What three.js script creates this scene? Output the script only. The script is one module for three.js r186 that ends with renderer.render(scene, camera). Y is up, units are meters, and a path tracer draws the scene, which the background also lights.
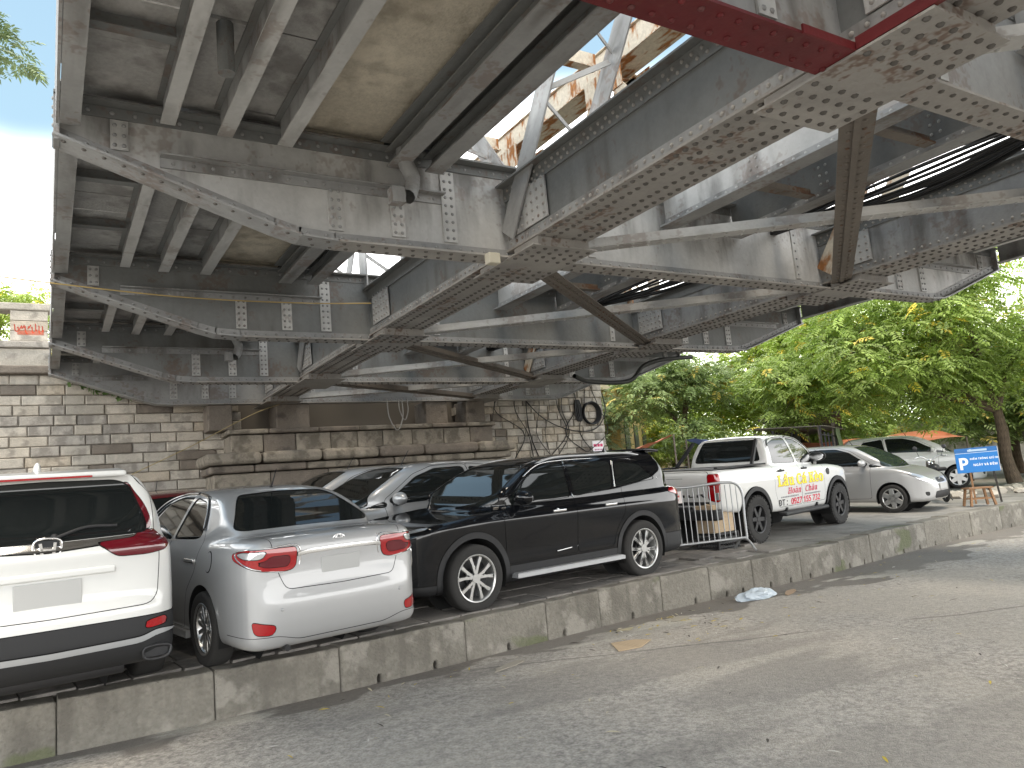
import * as THREE from 'three';
import { mergeGeometries } from 'three/addons/utils/BufferGeometryUtils.js';
import { FontLoader } from 'three/addons/loaders/FontLoader.js';
import { TextGeometry } from 'three/addons/geometries/TextGeometry.js';
import { RoundedBoxGeometry } from 'three/addons/geometries/RoundedBoxGeometry.js';

// ---------------------------------------------------------------- camera, sky, sun, exposure
const scene = new THREE.Scene();
const camera = new THREE.PerspectiveCamera(53.07, 1024 / 768, 0.1, 600);
camera.position.set(0, 1.7, 0);
camera.rotation.order = 'YXZ';
const RAD = Math.PI / 180;
camera.rotation.set(7.9 * RAD, -31.6 * RAD, -5.0 * RAD);
scene.add(camera);

const renderer = new THREE.WebGLRenderer();
renderer.toneMapping = THREE.LinearToneMapping;
renderer.toneMappingExposure = 3.2;
renderer.shadowMap.enabled = true;

const sun = new THREE.DirectionalLight(0xfff1dc, 1.2);
sun.position.set(-2, 75, 12);
sun.target.position.set(6, 0, -8);
sun.castShadow = true;
sun.shadow.radius = 55;
sun.shadow.mapSize.set(2048, 2048);
Object.assign(sun.shadow.camera, { left: -45, right: 45, top: 45, bottom: -45, near: 1, far: 160 });
scene.add(sun, sun.target);

// ---------------------------------------------------------------- random numbers and noise
function rng(seed) { let s = seed >>> 0; return () => { s = (s + 0x6D2B79F5) >>> 0; let t = s; t = Math.imul(t ^ (t >>> 15), t | 1); t ^= t + Math.imul(t ^ (t >>> 7), t | 61); return ((t ^ (t >>> 14)) >>> 0) / 4294967296; }; }
const hash = (x, y, s) => { let h = Math.imul(x, 374761393) + Math.imul(y, 668265263) + Math.imul(s, 974634541); h = Math.imul(h ^ (h >>> 13), 1274126177); return ((h ^ (h >>> 16)) >>> 0) / 4294967296; };
const sm = (t) => t * t * (3 - 2 * t);
function vnoise(x, y, p, q, s) {            // tileable value noise with periods p, q
  const xi = Math.floor(x), yi = Math.floor(y), fx = sm(x - xi), fy = sm(y - yi);
  const X0 = ((xi % p) + p) % p, X1 = (X0 + 1) % p, Y0 = ((yi % q) + q) % q, Y1 = (Y0 + 1) % q;
  const a = hash(X0, Y0, s), b = hash(X1, Y0, s), c = hash(X0, Y1, s), d = hash(X1, Y1, s);
  return a + (b - a) * fx + (c - a) * fy + (a - b - c + d) * fx * fy;
}
const tiles = [];                           // a few tileable fractal-noise tiles, looked up at many scales and offsets
for (let k = 0; k < 6; k++) { const n = 512, d = new Float32Array(n * n); for (let j = 0; j < n; j++) for (let i = 0; i < n; i++) { let r = 0, a = 0.5, p = 4; for (let o = 0; o < 6; o++) { r += a * vnoise(i / n * p, j / n * p, p, p, k * 101 + o * 17 + 3); a *= 0.5; p *= 2; } d[j * n + i] = r / 0.984; } tiles.push(d); }
function fbm(u, v, p, q, oct, s) {
  if (p > 56) return 0.6 * vnoise(u * p, v * q, p, q, s) + 0.4 * vnoise(u * p * 2, v * q * 2, p * 2, q * 2, s + 5);
  const t = tiles[s % 6], h = s * 0.61803, pu = Math.max(1, Math.round(p / 4)), pv = Math.max(1, Math.round(q / 4));
  let x = (u * pu + h) * 512, y = (v * pv + h * 1.7) * 512; const xi = Math.floor(x), yi = Math.floor(y), fx = x - xi, fy = y - yi, x0 = xi & 511, x1 = (xi + 1) & 511, y0 = (yi & 511) * 512, y1 = ((yi + 1) & 511) * 512;
  const a = t[y0 + x0], b = t[y0 + x1], c = t[y1 + x0], d = t[y1 + x1]; return a + (b - a) * fx + (c - a) * fy + (a - b - c + d) * fx * fy;
}
const clamp = (x, a = 0, b = 1) => Math.min(b, Math.max(a, x));
const sstep = (a, b, x) => sm(clamp((x - a) / (b - a)));
const mix = (a, b, t) => a + (b - a) * t;
const sTab = new Uint8Array(4097); for (let i = 0; i < 4097; i++) { const c = i / 4096; sTab[i] = Math.round(255 * (c <= 0.0031308 ? 12.92 * c : 1.055 * Math.pow(c, 1 / 2.4) - 0.055)); }
const toS = (c) => sTab[(c * 4096) | 0];

// a colour texture from linear rgb; rep = metres that one tile covers
function colourTex(n, m, fn, repX = 1, repY = repX) {
  const d = new Uint8Array(n * m * 4);
  for (let j = 0; j < m; j++) for (let i = 0; i < n; i++) { const c = fn(i / n, j / m), o = (j * n + i) * 4; d[o] = toS(clamp(c[0])); d[o + 1] = toS(clamp(c[1])); d[o + 2] = toS(clamp(c[2])); d[o + 3] = 255; }
  const t = new THREE.DataTexture(d, n, m, THREE.RGBAFormat); t.colorSpace = THREE.SRGBColorSpace; t.wrapS = t.wrapT = THREE.RepeatWrapping; t.magFilter = THREE.LinearFilter; t.minFilter = THREE.LinearMipmapLinearFilter; t.generateMipmaps = true; t.repeat.set(1 / repX, 1 / repY); t.needsUpdate = true; return t;
}
function greyTex(n, m, fn, repX = 1, repY = repX) {
  const d = new Uint8Array(n * m * 4);
  for (let j = 0; j < m; j++) for (let i = 0; i < n; i++) { const c = clamp(fn(i / n, j / m)) * 255, o = (j * n + i) * 4; d[o] = d[o + 1] = d[o + 2] = c; d[o + 3] = 255; }
  const t = new THREE.DataTexture(d, n, m, THREE.RGBAFormat); t.wrapS = t.wrapT = THREE.RepeatWrapping; t.magFilter = THREE.LinearFilter; t.minFilter = THREE.LinearMipmapLinearFilter; t.generateMipmaps = true; t.repeat.set(1 / repX, 1 / repY); t.needsUpdate = true; return t;
}
const mixc = (a, b, t) => [mix(a[0], b[0], t), mix(a[1], b[1], t), mix(a[2], b[2], t)];
const mulc = (a, k) => [a[0] * k, a[1] * k, a[2] * k];
const M = {};
const std = (o) => new THREE.MeshStandardMaterial(o);
const phys = (o) => new THREE.MeshPhysicalMaterial(o);
const rgb = (r, g, b) => new THREE.Color().setRGB(r, g, b);
const plain = (r, g, b, rough = 0.7, metal = 0) => std({ color: rgb(r, g, b), roughness: rough, metalness: metal, side: THREE.DoubleSide });

// ---------------------------------------------------------------- sky: bright summer haze with cloud, blue overhead
{
  const n = 1024, m = 512, d = new Float32Array(n * m * 4);
  for (let j = 0; j < m; j++) for (let i = 0; i < n; i++) {
    const el = (j / (m - 1) - 0.5) * Math.PI, az = i / n * 2 * Math.PI, y = Math.sin(el), o = (j * n + i) * 4;
    const dx = Math.cos(az) * Math.cos(el), dz = Math.sin(az) * Math.cos(el), up = Math.max(y, 0.04);
    const k = sstep(0.56, 0.16, y);
    let c = mixc([0.13, 0.20, 0.28], [0.18, 0.265, 0.32], sstep(0.9, 0.2, y));
    const px = dx / (up + 0.25) * 1.1 + 42.4, pz = dz / (up + 0.25) * 1.1 + 26.3;
    let cl = 0, a = 0.55, f = 1; for (let q = 0; q < 5; q++) { cl += a * vnoise(px * f, pz * f, 512, 512, 31 + q); f *= 2.1; a *= 0.5; }
    cl = sstep(0.52, 0.84, cl + 0.46 * k);
    c = mixc(c, [1.7, 1.69, 1.66], cl);
    if (y < 0) c = mixc([1.35, 1.35, 1.34], [0.25, 0.24, 0.22], sstep(0, 0.25, -y));
    d[o] = c[0]; d[o + 1] = c[1]; d[o + 2] = c[2]; d[o + 3] = 1;
  }
  const t = new THREE.DataTexture(d, n, m, THREE.RGBAFormat, THREE.FloatType); t.mapping = THREE.EquirectangularReflectionMapping; t.magFilter = THREE.LinearFilter; t.needsUpdate = true;
  scene.background = t; scene.environment = t;
  scene.backgroundIntensity = 1; scene.environmentIntensity = 1;
}

// ---------------------------------------------------------------- scene helpers
const used = new Map();
function numbered(name) { const k = used.get(name) || 0; used.set(name, k + 1); return k ? name + '_' + String(k).padStart(3, '0') : name; }
function thing(name, label, category, pos = [0, 0, 0], turn = 0, group) {
  const o = new THREE.Group(); o.name = numbered(name); o.position.set(...pos); o.rotation.y = turn;
  o.userData = { label, category }; if (group) o.userData.group = group; scene.add(o); return o;
}
function mesh(name, geo, mat, parent) { const m = new THREE.Mesh(Array.isArray(geo) ? merge(geo) : geo, mat); m.name = parent === scene ? numbered(name) : name; m.castShadow = m.receiveShadow = true; parent.add(m); return m; }
function sub(name, parent) { const g = new THREE.Group(); g.name = name; parent.add(g); return g; }
function structure(name, geo, mat, label) { const m = mesh(name, geo, mat, scene); m.userData = { kind: 'structure', label, category: name.split('_')[0] }; return m; }
function clean(g) { g = g.index ? g.toNonIndexed() : g; for (const k of Object.keys(g.attributes)) if (!['position', 'normal', 'uv'].includes(k)) g.deleteAttribute(k); if (!g.attributes.uv) g.setAttribute('uv', new THREE.BufferAttribute(new Float32Array(g.attributes.position.count * 2), 2)); return g; }
function merge(list) { return list.length === 1 ? list[0] : mergeGeometries(list.map(clean)); }
function boxUV(g, ox = 0, oy = 0) {        // uv in metres from the dominant axis of the normal
  g = clean(g); const p = g.attributes.position, n = g.attributes.normal, uv = g.attributes.uv;
  for (let i = 0; i < p.count; i += 3) {
    const ax = Math.abs(n.getX(i) + n.getX(i + 1) + n.getX(i + 2)), ay = Math.abs(n.getY(i) + n.getY(i + 1) + n.getY(i + 2)), az = Math.abs(n.getZ(i) + n.getZ(i + 1) + n.getZ(i + 2));
    for (let k = i; k < i + 3; k++) { const x = p.getX(k), y = p.getY(k), z = p.getZ(k); if (ay >= ax && ay >= az) uv.setXY(k, x + ox, z + oy); else if (ax >= az) uv.setXY(k, z + ox, y + oy); else uv.setXY(k, x + ox, y + oy); }
  }
  return g;
}
function B(x0, x1, y0, y1, z0, z1) { return boxUV(new THREE.BoxGeometry(Math.abs(x1 - x0), Math.abs(y1 - y0), Math.abs(z1 - z0)).translate((x0 + x1) / 2, (y0 + y1) / 2, (z0 + z1) / 2)); }
function bar(a, b, w, h, up = [0, 1, 0], extra = 0) {      // a box from a to b; w across, h along up
  const A = new THREE.Vector3(...a), Bv = new THREE.Vector3(...b), d = Bv.clone().sub(A), L = d.length() + extra; d.normalize();
  const u = new THREE.Vector3(...up), s = new THREE.Vector3().crossVectors(u, d).normalize(); u.crossVectors(d, s).normalize();
  const g = new THREE.BoxGeometry(w, h, L), uv = g.attributes.uv, nn = g.attributes.normal, p = g.attributes.position;
  for (let i = 0; i < uv.count; i++) uv.setXY(i, (Math.abs(nn.getX(i)) > 0.5 ? p.getY(i) : p.getX(i)) + a[0], p.getZ(i) + a[2]);
  return g.applyMatrix4(new THREE.Matrix4().makeBasis(s, u, d.clone())).translate((A.x + Bv.x) / 2, (A.y + Bv.y) / 2, (A.z + Bv.z) / 2);
}
function tube(pts, r, seg = 0, rad = 6, closed = false) { const c = new THREE.CatmullRomCurve3(pts.map((p) => new THREE.Vector3(...p)), closed, 'centripetal'); return new THREE.TubeGeometry(c, seg || pts.length * 4, r, rad, closed); }
function cyl(a, b, r0, r1 = r0, seg = 10) { const A = new THREE.Vector3(...a), Bv = new THREE.Vector3(...b), d = Bv.clone().sub(A), L = d.length(); const g = new THREE.CylinderGeometry(r1, r0, L, seg); g.applyQuaternion(new THREE.Quaternion().setFromUnitVectors(new THREE.Vector3(0, 1, 0), d.normalize())); return g.translate((A.x + Bv.x) / 2, (A.y + Bv.y) / 2, (A.z + Bv.z) / 2); }
// rivet heads: list of [x, y, z, nx, ny, nz]
const rivetT = new THREE.SphereGeometry(1, 6, 2, 0, Math.PI * 2, 0, Math.PI / 2).toNonIndexed();
function rivets(list, r = 0.019) {
  const tp = rivetT.attributes.position, tn = rivetT.attributes.normal, n = tp.count, P = new Float32Array(list.length * n * 3), N = new Float32Array(P.length), U = new Float32Array(list.length * n * 2), q = new THREE.Quaternion(), v = new THREE.Vector3(), Y = new THREE.Vector3(0, 1, 0);
  list.forEach(([x, y, z, nx, ny, nz], i) => { q.setFromUnitVectors(Y, v.set(nx, ny, nz)); for (let k = 0; k < n; k++) { v.set(tp.getX(k) * r, tp.getY(k) * r * 0.7, tp.getZ(k) * r).applyQuaternion(q); const o = (i * n + k) * 3; P[o] = v.x + x; P[o + 1] = v.y + y; P[o + 2] = v.z + z; v.set(tn.getX(k), tn.getY(k), tn.getZ(k)).applyQuaternion(q); N[o] = v.x; N[o + 1] = v.y; N[o + 2] = v.z; U[(i * n + k) * 2] = x + z * 0.7; U[(i * n + k) * 2 + 1] = y + z * 0.3; } });
  const g = new THREE.BufferGeometry(); g.setAttribute('position', new THREE.BufferAttribute(P, 3)); g.setAttribute('normal', new THREE.BufferAttribute(N, 3)); g.setAttribute('uv', new THREE.BufferAttribute(U, 2)); return g;
}
function rivetPart(list, mat, parent, r) { if (!list.length) return; const m = mesh('rivets', rivets(list, r), mat, parent); m.userData.kind = 'stuff'; return m; }
const SLOPE = 0.045, groundY = (z) => z > -7.5 ? 0.4 : 0.4 + SLOPE * (-7.5 - z);
// ---------------------------------------------------------------- materials of the place
// weathered grey paint on steel: runs of dirt, chalky patches, a little rust
function steelTex(base, rust, dark, seed) {
  return colourTex(768, 768, (u, v) => {
    const a = fbm(u, v, 5, 5, 5, seed), run = fbm(u, v, 24, 4, 4, seed + 60), f = fbm(u, v, 80, 80, 3, seed + 90), big = fbm(u, v, 3, 3, 3, seed + 7);
    let c = mulc(base, 0.72 + 0.42 * a + 0.14 * (f - 0.5));
    c = mixc(c, mulc(base, 1.35), sstep(0.56, 0.78, big) * 0.45);
    c = mixc(c, [0.10, 0.092, 0.082], sstep(0.52, 0.80, run * 0.45 + a * 0.55) * dark * sstep(0.35, 0.65, big));
    const r = sstep(0.60, 0.72, fbm(u, v, 9, 9, 5, seed + 33) * 0.7 + f * 0.3);
    return mixc(c, mixc([0.20, 0.09, 0.035], [0.10, 0.05, 0.03], f), r * rust);
  }, 3.2);
}
const steelBump = greyTex(512, 512, (u, v) => 0.5 * fbm(u, v, 12, 12, 5, 5) + 0.5 * fbm(u, v, 60, 60, 2, 8), 1.6);
M.steel = std({ map: steelTex([0.34, 0.34, 0.335], 0.38, 0.85, 11), bumpMap: steelBump, bumpScale: 0.004, roughness: 0.62, metalness: 0.05 });
M.steelPale = std({ map: steelTex([0.51, 0.505, 0.49], 0.34, 0.8, 71), bumpMap: steelBump, bumpScale: 0.003, roughness: 0.58, metalness: 0.05 });
M.steelDark = std({ map: steelTex([0.20, 0.205, 0.20], 0.4, 0.7, 41), bumpMap: steelBump, bumpScale: 0.004, roughness: 0.66, metalness: 0.05 });
M.steelDirty = std({ map: steelTex([0.38, 0.36, 0.335], 0.7, 0.75, 141), bumpMap: steelBump, bumpScale: 0.006, roughness: 0.8, metalness: 0.02 });
M.steelBrown = std({ map: steelTex([0.19, 0.165, 0.14], 0.8, 0.6, 191), bumpMap: steelBump, bumpScale: 0.005, roughness: 0.8, metalness: 0.02 });
M.rivet = plain(0.12, 0.11, 0.10, 0.8);
M.redPaint = std({ map: steelTex([0.14, 0.010, 0.013], 0.5, 0.8, 231), bumpMap: steelBump, bumpScale: 0.003, roughness: 0.55 });
M.rustCream = std({ map: colourTex(768, 768, (u, v) => { const a = fbm(u, v, 8, 8, 6, 301), b = fbm(u, v, 40, 9, 4, 307), f = fbm(u, v, 70, 70, 3, 311); let c = mulc([0.60, 0.54, 0.44], 0.8 + 0.3 * f); return mixc(c, mixc([0.42, 0.17, 0.04], [0.20, 0.08, 0.03], f), sstep(0.40, 0.58, a * 0.6 + b * 0.4)); }, 2.6), bumpMap: steelBump, bumpScale: 0.006, roughness: 0.85 });
const concTex = (base, stain, seed, rep = 3) => colourTex(768, 768, (u, v) => { const a = fbm(u, v, 4, 4, 6, seed), b = fbm(u, v, 11, 11, 5, seed + 21), f = fbm(u, v, 120, 120, 2, seed + 40); let c = mulc(base, 0.75 + 0.35 * a + 0.25 * (f - 0.5)); c = mixc(c, mulc(base, 1.3), sstep(0.58, 0.75, fbm(u, v, 6, 6, 4, seed + 77)) * 0.5); return mixc(c, stain, sstep(0.50, 0.70, b * 0.7 + a * 0.3) * 0.75); }, rep);
const concBump = greyTex(512, 512, (u, v) => 0.6 * fbm(u, v, 10, 10, 5, 405) + 0.4 * fbm(u, v, 90, 90, 2, 408), 1.5);
M.slab = std({ map: concTex([0.58, 0.52, 0.42], [0.30, 0.26, 0.20], 411), bumpMap: concBump, bumpScale: 0.012, roughness: 0.92 });
M.slabGrey = std({ map: concTex([0.42, 0.41, 0.395], [0.19, 0.18, 0.17], 431), bumpMap: concBump, bumpScale: 0.012, roughness: 0.92 });
const kerbTex = colourTex(1024, 1024, (u, v) => { const a = fbm(u, v, 4, 4, 6, 451), b = fbm(u, v, 12, 12, 5, 472), f = fbm(u, v, 140, 140, 2, 491), s = fbm(u, v, 36, 5, 4, 455); let c = mulc([0.215, 0.20, 0.17], 0.7 + 0.4 * a + 0.35 * (f - 0.5)); c = mixc(c, [0.11, 0.10, 0.085], sstep(0.52, 0.72, b * 0.5 + s * 0.5) * 0.6); c = mixc(c, [0.34, 0.32, 0.28], sstep(0.62, 0.74, fbm(u, v, 16, 16, 4, 458)) * 0.5); return mixc(c, [0.10, 0.12, 0.045], sstep(0.64, 0.72, fbm(u, v, 5, 8, 4, 463)) * 0.6); }, 4.4);
M.kerb = std({ map: kerbTex, bumpMap: concBump, bumpScale: 0.022, roughness: 0.93 });
M.platform = std({ map: concTex([0.25, 0.24, 0.22], [0.12, 0.115, 0.105], 471, 4), bumpMap: concBump, bumpScale: 0.01, roughness: 0.92 });
M.paver = [0, 1, 2].map((k) => std({ map: concTex(mulc([0.215, 0.20, 0.185], 0.85 + 0.16 * k), [0.10, 0.095, 0.088], 491 + k * 13, 1.7), bumpMap: concBump, bumpScale: 0.01, roughness: 0.9 }));
const stoneTints = [[0.50, 0.45, 0.38], [0.54, 0.49, 0.42], [0.46, 0.42, 0.36], [0.52, 0.45, 0.36], [0.42, 0.385, 0.34]];
M.stone = stoneTints.map((c, k) => std({ map: concTex(c, mulc(c, 0.5), 520 + k * 31, 1.9), bumpMap: concBump, bumpScale: 0.02, roughness: 0.93 }));
M.stoneDark = std({ map: concTex([0.20, 0.17, 0.14], [0.07, 0.06, 0.05], 690, 2.4), bumpMap: concBump, bumpScale: 0.02, roughness: 0.95 });
M.stoneLedge = std({ map: concTex([0.30, 0.265, 0.215], [0.11, 0.095, 0.075], 710, 2.0), bumpMap: concBump, bumpScale: 0.02, roughness: 0.93 });
M.mortar = plain(0.16, 0.14, 0.115, 0.95);
M.black = plain(0.012, 0.012, 0.012, 0.6);
M.cable = plain(0.015, 0.015, 0.016, 0.6);
// ---------------------------------------------------------------- ground, road, raised parking platform, kerb
structure('ground', new THREE.PlaneGeometry(900, 900).rotateX(-Math.PI / 2).translate(60, -0.02, -60), plain(0.14, 0.13, 0.115, 0.95), 'earth ground reaching away beyond the road');
// the kerb line, seen from above: slightly bent
const KL = [[-14, -7.0], [-0.3, -7.22], [2.35, -7.28], [7.0, -7.86], [10.3, -8.05], [13.2, -8.5], [18.2, -8.98], [23.5, -8.75], [28, -7.6], [34, -4.6]];
const kerbCurve = new THREE.CatmullRomCurve3(KL.map(([x, z]) => new THREE.Vector3(x, 0, z)), false, 'centripetal');
{
  const s = 2048, mx = 24, mz = 24;        // one drawn piece of road, 24 m square, from x -4, z -13
  const roadMap = colourTex(s, s, (u, v) => {
    const x = -4 + u * mx, z = -13 + v * mz;
    const a = fbm(u, v, 9, 9, 6, 801), f = hash((u * 2048) | 0, (v * 2048) | 0, 811), g = vnoise(u * 700, v * 700, 700, 700, 815), b = fbm(u, v, 26, 26, 5, 821);
    let c = mulc([0.40, 0.372, 0.335], 0.82 + 0.30 * a + 0.55 * (f - 0.5) + 0.5 * (g - 0.5));
    // a warmer, dusty band some way out from the kerb
    c = mixc(c, mulc([0.42, 0.385, 0.335], 0.85 + 0.3 * f), sstep(0.42, 0.62, a * 0.55 + b * 0.45) * 0.55);
    // kerb distance, roughly
    const zk = x < 2.35 ? -7.25 : x < 13 ? -7.28 - (x - 2.35) * 0.112 : -8.5 - (x - 13) * 0.09;
    const dk = z - zk;
    // damp dirt in the gutter with a ragged outline
    const w = 0.30 + 1.1 * (fbm(u, v, 36, 52, 4, 841) - 0.40) + 0.5 * (fbm(u, v, 12, 12, 4, 843) - 0.5) + 0.3 * sstep(4, 9, x) + 0.55 * sstep(8, 10, x) * (1 - sstep(12, 15, x));
    c = mixc(c, mulc([0.15, 0.135, 0.118], 0.8 + 0.5 * b), sstep(0.05, -0.04, dk - w) * 0.85);
    // pale worn patches and pale cement spills along the gutter
    const p = fbm(u, v, 20, 44, 4, 861) - Math.abs(dk - 0.55) * 0.32;
    c = mixc(c, mulc([0.50, 0.475, 0.42], 0.8 + 0.4 * f), sstep(0.50, 0.56, p) * 0.75);
    // dark oily streaks
    const o = fbm(u, v, 9, 30, 5, 881);
    c = mixc(c, [0.20, 0.186, 0.168], sstep(0.60, 0.72, o) * 0.45);
    // a long crack wandering towards the viewer
    const cx = 5.0 + (z + 5.2) * 2.2 + 0.5 * (fbm(u, v, 30, 30, 3, 891) - 0.5) + 2.6;
    c = mixc(c, [0.11, 0.10, 0.095], sstep(0.035, 0.008, Math.abs(x - cx) * 0.4) * 0.6 * sstep(0.35, 0.6, b));
    return c;
  }, 1, 1);
  const roadBump = greyTex(1024, 1024, (u, v) => 0.3 * fbm(u, v, 10, 10, 4, 901) + 0.7 * hash((u * 1024) | 0, (v * 1024) | 0, 905), 1, 1);
  roadMap.repeat.set(1, 1); roadBump.repeat.set(6, 6);
  M.road = std({ map: roadMap, bumpMap: roadBump, bumpScale: 0.012, roughness: 0.88 });
  const g = new THREE.PlaneGeometry(96, 60, 1, 1).rotateX(-Math.PI / 2).translate(26, 0, 16), p = g.attributes.position, uv = g.attributes.uv;
  for (let i = 0; i < p.count; i++) uv.setXY(i, (p.getX(i) + 4) / mx, (p.getZ(i) + 13) / mz);
  structure('road', g, M.road, 'worn grey asphalt road in the foreground');
}
// platform: sheet rising gently from the kerb to the stone wall
{
  const g = new THREE.PlaneGeometry(100, 60, 100, 60), p = g.attributes.position;
  const kz = (x) => { let best = -7.3; for (let t = 0; t <= 1.0001; t += 0.01) { const q = kerbCurve.getPoint(clamp(t)); if (q.x <= x) best = q.z; } return best; };
  for (let i = 0; i < p.count; i++) { const x = p.getX(i) + 36, t = (p.getY(i) + 30) / 60, z0 = kz(x) - 0.2, z = z0 + (-66 - z0) * Math.pow(t, 1.8); p.setXYZ(i, x, groundY(Math.max(z, -22)) - 0.008, z); }
  g.computeVertexNormals(); const uv = g.attributes.uv; for (let i = 0; i < p.count; i++) uv.setXY(i, p.getX(i), p.getZ(i));
  const m = structure('parking_platform', g, M.platform, 'raised concrete parking strip under the bridge'); m.material = M.platform; M.platform.side = THREE.DoubleSide;
}
// kerb stones: cast blocks with small drain notches in the foot
const kerb = new THREE.Group(); kerb.name = 'kerb'; kerb.userData = { kind: 'structure', label: 'tall worn concrete kerb along the parking strip', category: 'kerb' }; scene.add(kerb);
{
  const r = rng(5), total = kerbCurve.getLength(); let s = 0;
  while (s < total - 0.3) {
    const L = Math.min(0.85 + r() * 0.55, total - s), a = kerbCurve.getPointAt(s / total), b = kerbCurve.getPointAt(Math.min(1, (s + L - 0.004) / total));
    const len = a.distanceTo(b), H = groundY(Math.min(a.z, b.z) - 0.24) + 0.006 + r() * 0.01, sh = new THREE.Shape(); sh.moveTo(0, -0.05);
    const notches = a.x > 1.5 ? (r() < 0.6 ? [len * (0.2 + 0.2 * r()), len * (0.7 + 0.2 * r())] : [len * (0.3 + 0.4 * r())]) : [];
    for (const n of notches) { sh.lineTo(n - 0.018, -0.05); sh.lineTo(n - 0.02, 0.05); sh.lineTo(n - 0.008, 0.075); sh.lineTo(n + 0.012, 0.07); sh.lineTo(n + 0.02, 0.045); sh.lineTo(n + 0.018, -0.05); }
    sh.lineTo(len, -0.05);
    // chipped top edge
    sh.lineTo(len, H - 0.02 - r() * 0.012); const k = 6; for (let i = k; i >= 0; i--) sh.lineTo(len * (0.01 + 0.98 * i / k), H - r() * 0.014); sh.lineTo(0, H - 0.02 - r() * 0.012);
    let g = new THREE.ExtrudeGeometry(sh, { depth: 0.30, bevelEnabled: true, bevelThickness: 0.022, bevelSize: 0.016, bevelOffset: -0.016, bevelSegments: 2, steps: 1 });
    g = boxUV(g, s + a.x, r() * 3);
    g.translate(0, 0, -0.322); g.rotateY(Math.atan2(-(b.z - a.z), b.x - a.x)); g.translate(a.x, (r() - 0.5) * 0.01, a.z + (r() - 0.5) * 0.014);
    const m = mesh('kerb_stone', g, M.kerb, kerb); s += L;
  }
}
// square pavers on the strip nearest the kerb
{
  const pave = new THREE.Group(); pave.name = 'pavement'; pave.userData = { kind: 'structure', label: 'dark square pavers behind the kerb', category: 'pavement' }; scene.add(pave);
  const r = rng(77), s = 0.4, geos = [0, 1, 2, 3].map((k) => boxUV(new RoundedBoxGeometry(s - 0.014, 0.05, s - 0.014, 1, 0.006), k * 0.7, k * 0.4));
  for (let i = 0; i < 31; i++) for (let j = 0; j < 7; j++) {
    const x = -2 + i * s, z = -7.70 - j * s - Math.max(0, x - 2.35) * 0.112;
    if (x > 7.6 && r() < (x - 7.6) * 0.3) continue;
    const m = mesh('paver', geos[(r() * 4) | 0], M.paver[(r() * 3) | 0], pave); m.position.set(x, groundY(z) - 0.006 + r() * 0.008, z); m.rotation.set(SLOPE + (r() - 0.5) * 0.02, 0.111, (r() - 0.5) * 0.02);
  }
}
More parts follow.
